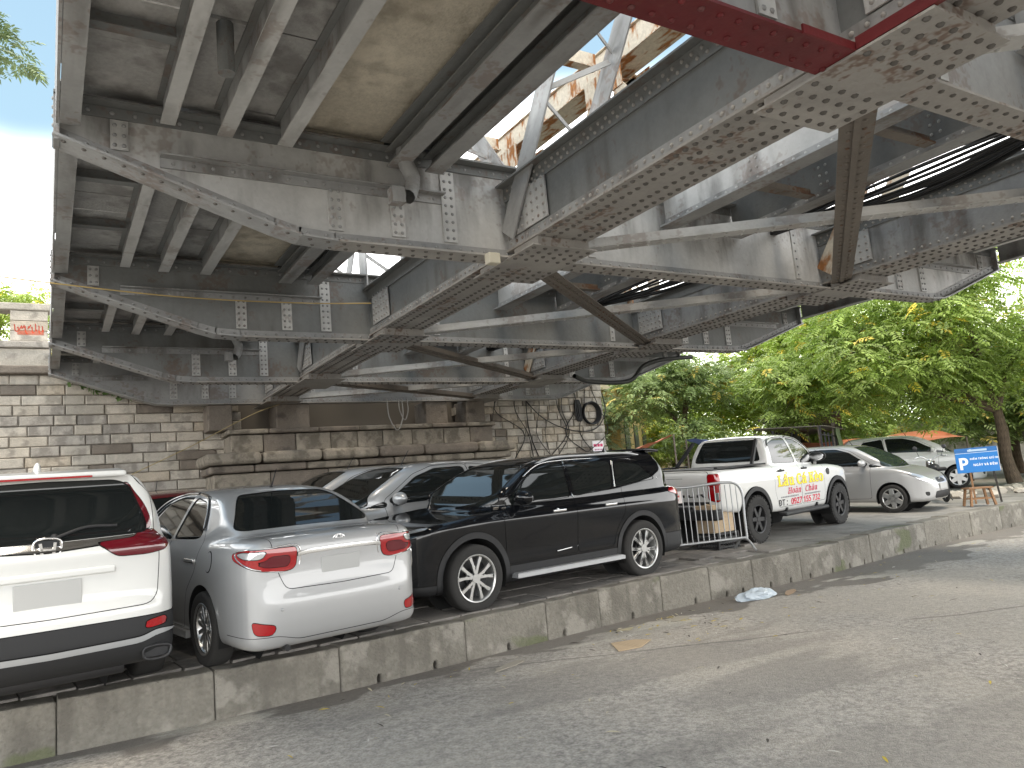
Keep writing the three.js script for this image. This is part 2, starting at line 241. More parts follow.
// ---------------------------------------------------------------- the riveted steel railway bridge
const bridge = thing('railway_bridge', 'grey riveted steel truss bridge crossing overhead above the parked cars', 'bridge');
const BZ = [5.4, 1.4, -2.6, -6.6, -10.65, -14.4, -17.25], ZEND = -17.9, ZFRONT = 6, MID = 7.0;
const C1 = [4.12, 4.78], C2 = [9.22, 9.88], CY0 = 4.16, CY1 = 4.86;
const mir = (x) => 2 * MID - x;
function crossBeam(z, i) {
  const g = sub('cross_beam', bridge), rv = [], sr = [], near = z < 0 && z > -15;
  const top = 5.06, low = 4.1;
  const sh = new THREE.Shape(); sh.moveTo(0.1, top); sh.lineTo(0.1, 4.73); sh.lineTo(1.72, 4.185); sh.quadraticCurveTo(1.95, 4.1, 2.25, low); sh.lineTo(mir(2.25), low); sh.quadraticCurveTo(mir(1.95), 4.1, mir(1.72), 4.185); sh.lineTo(mir(0.1), 4.73); sh.lineTo(mir(0.1), top); sh.closePath();
  mesh('web', boxUV(new THREE.ExtrudeGeometry(sh, { depth: 0.016, bevelEnabled: false, curveSegments: 8 }).translate(0, 0, z - 0.008), i * 1.3, i * 0.9), i === 4 || i === 5 ? M.steelDark : i > 5 ? M.steel : i % 2 ? M.steelPale : M.steel, g);
  // lower flange follows the bracket: plate under, angle legs on the faces
  const path = [[0.06, 4.735], [1.72, 4.178], [1.95, 4.115], [2.28, 4.092]], full = [...path, ...path.slice().reverse().map(([x, y]) => [mir(x), y])];
  const fl = [], leg = [];
  for (let k = 0; k < full.length - 1; k++) {
    const [xa, ya] = full[k], [xb, yb] = full[k + 1], L = Math.hypot(xb - xa, yb - ya), nx = -(yb - ya) / L, ny = (xb - xa) / L;
    fl.push(bar([xa, ya - 0.011, z], [xb, yb - 0.011, z], 0.27, 0.02, [0, 1, 0], 0.01));
    for (const s of [1, -1]) leg.push(bar([xa + nx * 0.048, ya + ny * 0.048, z + s * 0.016], [xb + nx * 0.048, yb + ny * 0.048, z + s * 0.016], 0.014, 0.095, [nx, ny, 0], 0.004));
    const n = Math.floor(L / 0.135); for (let q = 0; q < n; q++) { const t = (q + 0.5) / n, x = mix(xa, xb, t), y = mix(ya, yb, t); rv.push([x + nx * 0.05, y + ny * 0.05, z + 0.023, 0, 0, 1]); if (near) { sr.push([x, y - 0.021, z + 0.07, 0, -1, 0]); sr.push([x + 0.06, y - 0.021, z - 0.07, 0, -1, 0]); } }
  }
  const isRed = z === -2.6;
  if (isRed) { mesh('bottom_flange', bar([2.28, 4.081, z], [4.1, 4.081, z], 0.27, 0.02), M.redPaint, g); mesh('bottom_flange', bar([4.1, 4.081, z], [mir(2.28), 4.081, z], 0.27, 0.02), M.steelDirty, g); mesh('red_edge', [B(3.6, 4.62, 4.07, 4.125, z + 0.136, z + 0.15), B(4.06, 4.10, 4.075, 4.15, z + 0.155, z + 2.2)], M.redPaint, g); }
  else mesh('bottom_flange', fl.slice(3, 4), M.steelDirty, g);
  mesh('bottom_flange', fl.slice(0, 3), isRed ? M.redPaint : M.steel, g);
  mesh('bottom_flange', fl.slice(4), M.steel, g);
  mesh('flange_angle', leg, M.steel, g);
  // upper flange
  mesh('top_flange', [B(0.06, mir(0.06), top, top + 0.02, z - 0.13, z + 0.13), B(0.12, mir(0.12), top - 0.095, top - 0.003, z + 0.009, z + 0.023), B(0.12, mir(0.12), top - 0.095, top - 0.003, z - 0.023, z - 0.009)], M.steelDark, g);
  for (let x = 0.3; x < 13.7; x += 0.17) rv.push([x, top - 0.05, z + 0.023, 0, 0, 1]);
  // mid shelf angle and stiffener plates, both sides of the bridge
  for (const side of [0, 1]) {
    const X = (x) => side ? mir(x) : x;
    mesh('shelf_angle', [B(X(0.82), X(3.42), 4.685, 4.70, z + 0.0125, z + 0.105), B(X(0.82), X(3.42), 4.60, 4.685, z + 0.0105, z + 0.024)], M.steel, g);
    for (let x = 0.92; x < 3.4; x += 0.16) rv.push([X(x), 4.645, z + 0.024, 0, 0, 1]);
    for (const [x, y0, y1, w] of [[0.52, 4.70, 4.955, 0.13], [2.3, 4.21, 4.595, 0.14], [2.92, 4.21, 4.595, 0.14], [3.48, 4.21, 4.95, 0.15]]) {
      mesh('stiffener', B(X(x) - w / 2, X(x) + w / 2, y0, y1, z + 0.0095, z + 0.029), M.steelPale, g);
      for (let y = y0 + 0.04; y < y1; y += 0.085) for (const q of [-0.034, 0.034]) rv.push([X(x) + q, y, z + 0.029, 0, 0, 1]);
    }
    mesh('end_plate', B(X(0.06), X(0.10), 4.69, 5.1, z - 0.1, z + 0.1), M.steel, g);
    for (let y = 4.74; y < 5.08; y += 0.075) rv.push([X(0.06), y, z + 0.06, side ? 1 : -1, 0, 0]);
    // junction box and pipe elbow on some brackets
  }
  for (const x of [5.25, 8.75]) { mesh('stiffener', B(x - 0.05, x + 0.05, 4.21, 4.95, z + 0.0095, z + 0.026), M.steelPale, g); for (let y = 4.27; y < 4.95; y += 0.11) rv.push([x, y, z + 0.026, 0, 0, 1]); }
  rivetPart(rv, M.steel, g); const redOnes = isRed ? sr.filter((q) => q[0] < 4.1) : []; rivetPart(isRed ? sr.filter((q) => q[0] >= 4.1) : sr, M.rivet, g, 0.022); rivetPart(redOnes, M.redPaint, g, 0.022);
}
BZ.forEach(crossBeam);
// bottom chords: box of two webs, wide riveted soffit plate, top angles, splice plates at the nodes
for (const [i, [a, b]] of [[0, C1], [1, C2]]) {
  const g = sub('bottom_chord', bridge), rv = [], sr = [], w = b - a;
  mesh('web', [B(a + 0.05, a + 0.066, CY0 + 0.025, CY1, ZEND, ZFRONT)], i ? M.steel : M.steelDark, g);
  mesh('web', [B(b - 0.066, b - 0.05, CY0 + 0.025, CY1, ZEND, ZFRONT)], M.steel, g);
  mesh('soffit_plate', B(a, b, CY0, CY0 + 0.022, ZEND, ZFRONT), M.steelDirty, g);
  mesh('bottom_angle', [B(a + 0.03, a + 0.049, CY0 + 0.024, CY0 + 0.12, ZEND, ZFRONT), B(b - 0.049, b - 0.03, CY0 + 0.024, CY0 + 0.12, ZEND, ZFRONT)], M.steel, g);
  mesh('top_angle', [B(a - 0.06, a + 0.06, CY1 + 0.002, CY1 + 0.02, ZEND, ZFRONT), B(b - 0.06, b + 0.06, CY1 + 0.002, CY1 + 0.02, ZEND, ZFRONT), B(a + 0.031, a + 0.0485, CY1 - 0.15, CY1 - 0.002, ZEND, ZFRONT)], M.steelDark, g);
  for (let z = 2.0; z > ZEND; z -= 0.105) {
    const st = 0; for (const q of [0.1, 0.32, 0.66, 0.88]) sr.push([a + q * w, CY0, z + st, 0, -1, 0]);
    rv.push([a + 0.03, CY0 + 0.075, z, -1, 0, 0]);
    if (z > -8) { rv.push([a + 0.031, CY1 - 0.045, z, -1, 0, 0]); rv.push([a + 0.031, CY1 - 0.105, z + 0.05, -1, 0, 0]); }
  }
  for (const z of BZ) {
    if (z > 2) continue;
    const n = 0.62;   // gusset below the node and riveted splice on the web
    mesh('gusset_plate', B(a - 0.06, b + 0.06, 4.052, 4.068, z - n, z + n), M.steelDirty, g);
    mesh('packing_plate', B(a + 0.02, b - 0.02, 4.07, CY0 - 0.003, z + 0.145, z + n - 0.03), M.steelDirty, g);
    mesh('packing_plate', B(a + 0.02, b - 0.02, 4.07, CY0 - 0.003, z - n + 0.03, z - 0.145), M.steelDirty, g);
    for (let x = a; x < b + 0.06; x += 0.132) for (const q of [-0.54, -0.42, -0.3, -0.18, 0.18, 0.3, 0.42, 0.54]) if (z > -12) sr.push([x, 4.052, z + q, 0, -1, 0]);
    mesh('splice_plate', B(a + 0.012, a + 0.029, CY0 + 0.13, CY1 - 0.16, z + 0.2, z + 0.8), M.steelPale, g);
    for (let y = CY0 + 0.18; y < CY1 - 0.16; y += 0.09) for (let q = 0.25; q < 0.8; q += 0.1) rv.push([a + 0.012, y, z + q, -1, 0, 0]);
  }
  rivetPart(rv, M.steelDirty, g, 0.02); rivetPart(sr, M.rivet, g, 0.026);
}
// lateral bracing crossing between the chords
for (let i = 1; i < BZ.length - 1; i++) {
  const z0 = BZ[i], z1 = BZ[i + 1];
  for (const [p, q, m, y] of [[[4.75, z1 + 0.32], [9.2, z0 - 0.32], M.steelPale, 4.135], [[4.75, z0 - 0.3], [9.25, z1 + 0.3], M.steelBrown, 4.115]]) {
    const A = [p[0], y, p[1]], Bq = [q[0], y, q[1]], g = sub('lateral_brace', bridge), d = new THREE.Vector3(Bq[0] - A[0], 0, Bq[2] - A[2]), L = d.length(); d.normalize();
    const bw = m === M.steelBrown ? 0.25 : 0.17; mesh('flange', bar(A, Bq, bw, 0.014), m, g); if (m === M.steelBrown) mesh('seam', bar([A[0], y - 0.016, A[2]], [Bq[0], y - 0.016, Bq[2]], 0.05, 0.016), m, g);
    mesh('leg', bar([A[0], y + 0.06, A[2]], [Bq[0], y + 0.06, Bq[2]], 0.016, 0.105), m, g);
    const rv = []; for (let t = 0.15; t < L; t += 0.16) for (const s of [-0.055, 0.055]) rv.push([A[0] + d.x * t - d.z * s, y - 0.007, A[2] + d.z * t + d.x * s, 0, -1, 0]);
    rivetPart(rv, m, g);
  }
}
// plate-girder stringers that carry the rails
for (const x of [6.42, 7.58]) for (let i = 0; i < BZ.length - 1; i++) {
  const g = sub('rail_stringer', bridge), z0 = BZ[i] - 0.03, z1 = BZ[i + 1] + 0.035;
  mesh('web', B(x - 0.008, x + 0.008, 4.685, 5.36, z1, z0), x < 7 ? M.steelPale : M.steelDark, g);
  mesh('bottom_flange', [B(x - 0.12, x + 0.12, 4.66, 4.683, z1, z0), B(x - 0.022, x - 0.0095, 4.685, 4.77, z1, z0)], M.steel, g);
  mesh('top_flange', B(x - 0.12, x + 0.12, 5.362, 5.385, z1, z0), M.steel, g);
  const rv = []; for (let z = z0 - 0.1; z > z1; z -= 0.15) rv.push([x - 0.022, 4.73, z, -1, 0, 0]);
  for (const zz of [z0 - 1.3, z0 - 2.6]) for (let y = 4.85; y < 5.3; y += 0.1) for (const q of [0, 0.09]) rv.push([x - 0.008, y, zz + q, -1, 0, 0]);
  rivetPart(rv, M.steelPale, g);
}
for (const z0 of BZ.slice(1, -1)) for (const q of [-1.3, -2.7]) mesh('stringer_brace', [B(6.545, 7.455, 4.70, 4.72, z0 + q - 0.06, z0 + q + 0.06), B(6.545, 7.455, 4.722, 4.80, z0 + q - 0.008, z0 + q + 0.008)], M.steelBrown, bridge);
M.sleeper = plain(0.07, 0.055, 0.042, 0.95);
for (let z = 5; z > ZEND; z -= 0.62) mesh('sleeper', B(6.0, 8.0, 5.388, 5.53, z - 0.11, z + 0.11), M.sleeper, bridge);
mesh('rail', [B(6.47, 6.53, 5.532, 5.66, ZEND, ZFRONT)], M.steelBrown, bridge);
mesh('rail', [B(7.47, 7.53, 5.532, 5.66, ZEND, ZFRONT)], M.steelBrown, bridge);
// road decks cantilevered on both sides: edge channel, joists, stringers, concrete slabs
{
  const r = rng(99);
  for (const side of [0, 1]) {
    const X = (x) => side ? mir(x) : x, lo = Math.min, hi = Math.max, bx = (xa, xb, y0, y1, z0, z1) => B(lo(X(xa), X(xb)), hi(X(xa), X(xb)), y0, y1, z0, z1);
    for (let i = 0; i < BZ.length - 1; i++) {
      const z0 = BZ[i] - 0.14, z1 = BZ[i + 1] + 0.14, zb = i === BZ.length - 2 ? ZEND : z1;
      mesh('edge_channel', [bx(0.075, 0.095, 4.80, 5.42, z1, z0), bx(0.10, 0.24, 4.80, 4.82, z1, z0), bx(0.10, 0.2, 5.3, 5.32, z1, z0)], M.steel, bridge);
      for (const [x, y0, w, m] of [[0.87, 4.93, 0.115, M.steelPale], [1.32, 4.9, 0.125, M.steelPale], [1.83, 4.9, 0.13, M.steelPale]]) {
        const g = sub('deck_stringer', bridge);
        mesh('bottom_flange', bx(x - w / 2, x + w / 2, y0, y0 + 0.016, z1 + 0.0, z0), m, g);
        mesh('web', bx(x - 0.03, x - 0.018, y0 + 0.018, 5.135, z1, z0), M.steel, g);
        mesh('top_flange', bx(x - w / 2 - 0.02, x + 0.05, 5.137, 5.15, z1, z0), M.steelDark, g);
      }
      for (const [x, y0] of [[2.88, 4.85], [3.28, 4.86]]) {
        const g = sub('deck_girder', bridge), rv = [];
        mesh('bottom_flange', bx(x - 0.09, x + 0.09, y0, y0 + 0.018, z1, z0), M.steel, g);
        mesh('web', bx(x - 0.008, x + 0.008, y0 + 0.02, 5.16, z1, z0), M.steelDark, g);
        mesh('side_angle', [bx(x - 0.1, x - 0.0095, 5.0, 5.014, z1, z0), bx(x - 0.024, x - 0.0095, y0 + 0.022, y0 + 0.1, z1, z0), bx(x - 0.14, x - 0.0095, 5.1, 5.112, z1, z0)], M.steelDark, g);
        if (!side) for (let z = z0 - 0.1; z > z1; z -= 0.14) rv.push([x - 0.024, y0 + 0.065, z, -1, 0, 0]);
        rivetPart(rv, M.steel, g);
      }
      mesh('cover_plate', bx(2.98, 3.5, 5.165, 5.18, z1, z0), M.steelDark, bridge);
      // walkway planks of concrete with slots of daylight between them, on cross joists
      for (let z = z0 + 0.12; z > zb - 0.1;) { const L = 0.42 + r() * 0.22; mesh('walkway_slab', bx(0.13 + r() * 0.02, 0.93 + r() * 0.03, 5.16 + r() * 0.01, 5.21, z - L + 0.004 + (r() < 0.4 ? 0.022 : 0), z), M.slabGrey, bridge); z -= L; }
      for (const q of [0.36, 0.72]) { const z = mix(z0, z1, q); mesh('walkway_joist', [bx(0.11, 0.80, 5.06, 5.15, z - 0.012, z + 0.012), bx(0.11, 0.80, 5.045, 5.058, z - 0.05, z + 0.05)], M.steelDark, bridge); }
      // carriageway slabs: three strips, joints every 1.3 m or so
      for (const [xa, xb, m] of [[0.965, 1.35, M.slabGrey], [1.36, 1.85, M.slabGrey], [1.86, 2.86, M.slab]])
        for (let z = z0 + 0.12; z > zb + 0.0;) { const L = Math.min(1.15 + r() * 0.5, z - zb + 0.14); mesh('deck_slab', bx(xa + r() * 0.01, xb - r() * 0.02, 5.155 + r() * 0.02, 5.25, z - L + 0.015 + r() * 0.012, z), m, bridge); z -= L; }
    }
    mesh('road_surface', bx(0.98, 3.55, 5.26, 5.36, ZEND, ZFRONT), M.black, bridge);
    // drain elbow hanging under the first girder
    if (!side) for (const z of [-6.5, -14.3]) { const g = sub('drain_pipe', bridge); mesh('elbow', tube([[2.92, 5.0, z + 0.16], [2.93, 4.86, z + 0.17], [2.99, 4.72, z + 0.16], [2.96, 4.58, z + 0.17], [2.9, 4.5, z + 0.22]], 0.075, 24, 10), M.steel, g); mesh('outlet_box', B(2.74, 2.87, 4.43, 4.58, z + 0.13, z + 0.25), M.steel, g); }
    // a short drain stub
    if (!side) mesh('drain_stub', cyl([1.1, 5.16, -5.25], [1.1, 4.78, -5.25], 0.06, 0.06, 12), M.steelDark, bridge);
  }
}
// trusses: posts, diagonals and top chord on each bottom chord
for (const [i, [a, b]] of [[0, C1], [1, C2]]) {
  const cx = (a + b) / 2, TY = 9.75, m = i ? M.rustCream : M.steel, w = b - a + 0.03;
  const pair = (p, q, d) => [bar([cx - w / 2, p[0], p[1]], [cx - w / 2, q[0], q[1]], d, 0.02, [1, 0, 0]), bar([cx + w / 2, p[0], p[1]], [cx + w / 2, q[0], q[1]], d, 0.02, [1, 0, 0])];
  const lace = (p, q) => { const out = [], L = Math.hypot(q[0] - p[0], q[1] - p[1]), n = Math.floor(L / 0.45); for (let k = 0; k < n; k++) { const t0 = (k + 0.15) / n, t1 = (k + 0.95) / n, s = k % 2 ? 1 : -1; out.push(bar([cx - s * w * 0.46, mix(p[0], q[0], t0), mix(p[1], q[1], t0)], [cx + s * w * 0.46, mix(p[0], q[0], t1), mix(p[1], q[1], t1)], 0.06, 0.012, [0, 0.3, 1])); } return out; };
  const g = sub('top_chord', bridge);
  mesh('box', B(a + 0.08, b - 0.08, TY - 0.2, TY + 0.24, ZEND, ZFRONT), M.rustCream, g);
  mesh('cover', B(a + 0.02, b - 0.02, TY + 0.242, TY + 0.265, ZEND, ZFRONT), M.rustCream, g);
  mesh('flange', B(a + 0.03, b - 0.03, TY - 0.225, TY - 0.202, ZEND, ZFRONT), M.rustCream, g);
  for (let k = 0; k < BZ.length; k++) {
    const z = BZ[k], up = (k % 2 === 0);
    if (up) mesh('post', [...pair([CY1, z], [TY - 0.25, z], 0.3), ...lace([CY1 + 0.1, z], [TY - 0.3, z])], m, bridge);
    if (k < BZ.length - 1) { const z2 = BZ[k + 1], p = up ? [CY0 + 0.16, z2 + 0.1] : [CY0 + 0.16, z - 0.1], q = up ? [TY - 0.2, z] : [TY - 0.2, z2]; mesh('diagonal', [...pair(p, q, 0.26), ...lace(p, q)], m, bridge); }
    for (const s of [-1, 1]) mesh('top_gusset', B(cx + s * (w / 2 + 0.025) - 0.01, cx + s * (w / 2 + 0.025) + 0.01, TY - 0.75, TY - 0.235, z - 0.55, z + 0.55), m, bridge);
  }
}
// overhead portals between the trusses
for (const z of BZ) mesh('portal_strut', [B(4.95, 9.05, 9.55, 9.85, z - 0.02, z + 0.02), B(4.95, 9.05, 9.52, 9.548, z - 0.1, z + 0.1)], M.rustCream, bridge);
// a small pale box fixed under the first node
mesh('junction_box', new RoundedBoxGeometry(0.13, 0.11, 0.1, 2, 0.01).translate(3.85, 4.02, -6.42), plain(0.6, 0.56, 0.45, 0.7), bridge);
// ---------------------------------------------------------------- stone abutment behind the cars
const wall = thing('stone_abutment', 'old masonry abutment wall of stained pale blocks at the end of the bridge', 'stone wall');
const WZ = -17.75;
function blockGeo(L, H, D, k) { const sh = new THREE.Shape(), b = 0.018; sh.moveTo(-L / 2 + b, -H / 2 + b); sh.lineTo(L / 2 - b, -H / 2 + b); sh.lineTo(L / 2 - b, H / 2 - b); sh.lineTo(-L / 2 + b, H / 2 - b); sh.closePath(); return boxUV(new THREE.ExtrudeGeometry(sh, { depth: D, bevelEnabled: true, bevelThickness: 0.02, bevelSize: b, bevelSegments: 1, steps: 1 }).translate(0, 0, -D), k * 0.77, k * 0.41); }
{
  const r = rng(321), cache = new Map();
  const geo = (L, H) => { const l = Math.round(L * 20) / 20, k = (r() * 3) | 0, key = l + '|' + H + '|' + k; if (!cache.has(key)) cache.set(key, blockGeo(l - 0.012, H - 0.012, 0.2, k + l * 5)); return [cache.get(key), l]; };
  const hidden = M.stone.map(() => []);          // courses behind the parked cars: joined, one sheet per tint
  const course = (xa, xb, y, H, Lmin, Lmax, dark) => {
    for (let x = xa; x < xb - 0.05;) { const want = Math.min(Lmin + r() * (Lmax - Lmin), xb - x), [g, l] = geo(want < 0.2 ? 0.2 : want, H), q = r(), t = (r() * 5) | 0, px = x + l / 2, py = y + H / 2, pz = WZ + (r() - 0.5) * 0.03; x += l;
      if (y < 2.2) { hidden[t].push(g.clone().translate(px, py, pz)); continue; }
      const m = mesh('stone_block', g, q < dark ? M.stoneDark : M.stone[t], wall); m.position.set(px, py, pz); m.rotation.z = (r() - 0.5) * 0.012; }
  };
  const H = 0.205; let row = 0;
  for (let y = 0.7; y < 4.75; y += H, row++) { course(-3.2 - (row % 2) * 0.3, 3.6, y, H, 0.38, 0.8, 0.07); }
  for (let y = 0.7; y < 4.75; y += H, row++) { course(9.3 - (row % 2) * 0.2, 13.93, y, H, 0.3, 0.6, 0.05); }
  // side face of the abutment, seen past its right corner
  mesh('core_wall', [B(-12, 13.86, 0.2, 4.78, WZ - 6, WZ - 0.205), B(-3.3, 3.4, 0.2, 4.76, WZ - 0.205, WZ - 0.035), B(9.4, 13.86, 0.2, 4.76, WZ - 0.205, WZ - 0.035)], M.mortar, wall);
  mesh('outer_wall', B(-12, -3.32, 0.2, 4.8, WZ - 0.2, WZ + 0.01), M.stone[0], wall);
  for (let y = 0.7; y < 4.7; y += H) for (let k = 0; k < 9; k++) hidden[(r() * 5) | 0].push(blockCache('s' + (k % 3), () => blockGeo(0.6, H - 0.012, 0.2, k)).clone().rotateY(Math.PI / 2).translate(13.93 + (r() - 0.5) * 0.015, y + H / 2, WZ - 0.3 - k * 0.62));
  hidden.forEach((l, t) => { const m = mesh('stone_courses', l, M.stone[t], wall); m.userData.kind = 'stuff'; });
}
function blockCache(k, f) { blockCache.m = blockCache.m || new Map(); if (!blockCache.m.has(k)) blockCache.m.set(k, f()); return blockCache.m.get(k); }
// cornice and balustrade on the left return of the wall
{
  const g = sub('cornice', wall);
  for (let x = -6.5; x < 0.1; x += 1.1) { const e = Math.min(x + 1.09, 0.1); mesh('cornice_stone', boxUV(new RoundedBoxGeometry(e - x, 0.16, 0.5, 1, 0.03).translate((x + e) / 2, 4.88, WZ - 0.05), x, 0), M.stoneDark, g); mesh('cornice_stone', boxUV(new RoundedBoxGeometry(e - x, 0.36, 0.36, 1, 0.02).translate((x + e) / 2, 5.145, WZ - 0.12), x, 1), M.stone[2], g); mesh('cornice_stone', boxUV(new RoundedBoxGeometry(e - x, 0.14, 0.46, 1, 0.03).translate((x + e) / 2, 5.40, WZ - 0.1), x, 2), M.stone[4], g); }
  mesh('parapet_block', boxUV(new RoundedBoxGeometry(0.55, 0.62, 0.4, 1, 0.02).translate(0.42, 5.1, WZ - 0.3)), M.stone[2], wall);
  const b = sub('balustrade', wall), prof = [[0.055, 0], [0.055, 0.06], [0.04, 0.1], [0.075, 0.2], [0.09, 0.3], [0.06, 0.42], [0.04, 0.5], [0.055, 0.56], [0.06, 0.62]].map(([x, y]) => new THREE.Vector2(x, y)), lg = new THREE.LatheGeometry(prof, 12);
  for (const x of [-5.6, -5.3, -5.0, -3.9, -3.6, -3.3, -3.0, -2.7, -1.75, -1.45, -1.15, -0.86]) { const m = mesh('baluster', lg, M.stone[1], b); m.position.set(x, 5.47, WZ - 0.1); }
  for (const [x, w] of [[-4.45, 0.5], [-2.22, 0.5], [-0.27, 0.64]]) { for (let k = 0; k < 3; k++) mesh('pedestal_stone', boxUV(new RoundedBoxGeometry(w, 0.2, 0.36, 1, 0.012).translate(x, 5.575 + k * 0.207, WZ - 0.1), k, x), M.stone[(k * 2 + 1) % 5], b); }
  mesh('handrail', boxUV(new RoundedBoxGeometry(6.6, 0.15, 0.42, 1, 0.03).translate(-3.2, 6.17, WZ - 0.1)), M.stone[2], b);
  // faded red paint scrawl on the end pedestal
  const c = document.createElement('canvas'); c.width = 256; c.height = 160; const x = c.getContext('2d'); x.clearRect(0, 0, 256, 160); x.strokeStyle = 'rgba(190,70,50,0.75)'; x.lineWidth = 9; const r = rng(8); for (let k = 0; k < 9; k++) { x.beginPath(); x.moveTo(15 + k * 26, 30 + r() * 80); x.bezierCurveTo(30 + k * 26, 10 + r() * 50, 10 + k * 26, 110 + r() * 40, 45 + k * 24, 40 + r() * 90); x.stroke(); } x.fillStyle = 'rgba(205,95,60,0.55)'; x.fillRect(40, 95, 200, 40);
  const t = new THREE.CanvasTexture(c); t.colorSpace = THREE.SRGBColorSpace; mesh('paint_scrawl', new THREE.PlaneGeometry(0.58, 0.36).translate(-0.27, 5.72, WZ + 0.084), std({ map: t, transparent: true, roughness: 0.9 }), b);
}
// bridge seat: stepped ledges of big dressed stones that stand forward under the bearings
{
  const r = rng(55), seat = sub('bridge_seat', wall);
  const tier = (x0, x1, y0, y1, zf, zb, n, mat, bev) => { let x = x0; for (let k = 0; k < n; k++) { const e = k === n - 1 ? x1 : mix(x0, x1, (k + 1) / n) + (r() - 0.5) * 0.3; mesh('dressed_stone', boxUV(new RoundedBoxGeometry(e - x - 0.014, y1 - y0 - 0.01, zf - zb + (r() - 0.5) * 0.03, 2, bev).translate((x + e) / 2, (y0 + y1) / 2, (zf + zb) / 2), k * 0.9, k * 0.4), r() < 0.25 ? M.stoneDark : mat, seat); x = e; } };
  tier(2.95, 9.95, 0.3, 2.55, -16.75, -18.2, 6, M.stoneLedge, 0.02);
  tier(2.85, 10.05, 2.56, 2.72, -16.62, -18.2, 7, M.stoneLedge, 0.05);
  tier(2.75, 10.15, 2.73, 2.98, -16.48, -18.2, 6, M.stoneLedge, 0.09);
  tier(3.35, 9.75, 2.99, 3.38, -16.98, -18.2, 9, M.stoneLedge, 0.02);
  tier(3.28, 9.82, 3.39, 3.5, -16.9, -18.3, 7, M.stoneLedge, 0.03);
  // bearing plinths and dark recess
  for (const [x, w] of [[4.75, 0.75], [8.3, 0.6], [9.4, 0.55], [3.2, 0.5]]) mesh('bearing_plinth', boxUV(new RoundedBoxGeometry(w, 0.56, 0.7, 1, 0.03).translate(x, 3.785, -17.5)), M.stoneDark, seat);
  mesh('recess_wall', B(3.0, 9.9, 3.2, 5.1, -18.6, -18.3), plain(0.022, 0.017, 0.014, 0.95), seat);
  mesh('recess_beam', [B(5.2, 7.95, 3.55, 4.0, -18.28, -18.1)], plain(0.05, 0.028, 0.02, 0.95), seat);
}
// coils and loose cables hung on the right end of the abutment
{
  const coil = mesh('cable_coil', [0, 1, 2, 3].map((k) => new THREE.TorusGeometry(0.27 + k * 0.012, 0.022, 6, 28).scale(1, 1.1 - k * 0.02, 1).translate(13.42 + k * 0.012, 3.72, WZ + 0.06 + k * 0.03)), M.cable, scene); coil.userData = { label: 'round coil of black cable hung on the right end of the stone abutment', category: 'cable' };
  const hank = mesh('cable_hank', [0, 1, 2].map((k) => tube([[12.95 + k * 0.05, 4.12, WZ + 0.06], [12.9 + k * 0.06, 3.8, WZ + 0.08], [12.98 + k * 0.05, 3.5, WZ + 0.08], [13.06 + k * 0.04, 3.8, WZ + 0.07], [12.99 + k * 0.04, 4.1, WZ + 0.06]], 0.024, 24, 6)), M.cable, scene); hank.userData = { label: 'narrow hank of black cable hanging left of the round coil', category: 'cable' };
  const r = rng(4), loose = []; for (let k = 0; k < 11; k++) { const x = 10.2 + k * 0.33 + r() * 0.2; loose.push(tube([[x, 4.55, WZ + 0.05], [x + (r() - 0.5) * 0.9, 3.9, WZ + 0.07], [x + (r() - 0.5) * 1.1, 3.2, WZ + 0.05], [x + (r() - 0.5) * 1.0, 2.5, WZ + 0.045]], 0.007 + r() * 0.008, 18, 5)); }
  loose.push(tube([[10.9, 4.5, WZ + 0.1], [11.8, 3.6, WZ + 0.1], [12.9, 3.22, WZ + 0.09], [13.6, 3.3, WZ + 0.1], [13.95, 3.75, WZ + 0.1], [13.9, 4.3, WZ + 0.1]], 0.016, 40, 5));
  const lm = mesh('loose_cables', loose, M.cable, scene); lm.userData = { kind: 'stuff', label: 'tangle of thin cables trailing down the right part of the abutment', category: 'cables' };
  // small notice on the corner
  const c = document.createElement('canvas'); c.width = 200; c.height = 180; const x = c.getContext('2d'); x.fillStyle = '#f3eef0'; x.fillRect(0, 0, 200, 180); x.fillStyle = '#d23a6a'; x.fillRect(16, 40, 60, 36); x.fillRect(84, 40, 46, 36); x.fillRect(138, 40, 46, 36); x.fillStyle = '#b0688c'; for (let k = 0; k < 5; k++) x.fillRect(30 + k * 29, 106, 20, 18); x.fillRect(40, 142, 120, 14);
  const t = new THREE.CanvasTexture(c); t.colorSpace = THREE.SRGBColorSpace;
  const s = thing('wall_notice', 'small white notice with pink lettering on the corner of the abutment', 'sign', [13.62, 2.72, WZ + 0.035]); mesh('board', B(-0.2, 0.2, -0.2, 0.2, -0.012, 0), plain(0.7, 0.7, 0.7), s); mesh('printed_face', new THREE.PlaneGeometry(0.39, 0.39).translate(0, 0, 0.003), std({ map: t, roughness: 0.7 }), s);
}
{ // "MUA" board standing against the wall behind the white car
  const c = document.createElement('canvas'); c.width = 256; c.height = 80; const x = c.getContext('2d'); x.fillStyle = '#d9d0c0'; x.fillRect(0, 0, 256, 80); x.fillStyle = '#d07a35'; x.font = 'bold 70px sans-serif'; x.textAlign = 'center'; x.fillText('MUA', 128, 66);
  const t = new THREE.CanvasTexture(c); t.colorSpace = THREE.SRGBColorSpace; const s = thing('shop_board', 'small cream board lettered in orange against the stone wall', 'sign', [1.05, 2.63, WZ + 0.05]);
  mesh('board', B(-0.26, 0.26, -0.3, 0.1, -0.012, 0.0), plain(0.62, 0.58, 0.5), s); mesh('lettering', new THREE.PlaneGeometry(0.5, 0.17).translate(0, 0.0, 0.003), std({ map: t, roughness: 0.8 }), s); mesh('post', B(-0.02, 0.02, -1.8, -0.1, -0.04, -0.014), M.steelBrown, s);
}
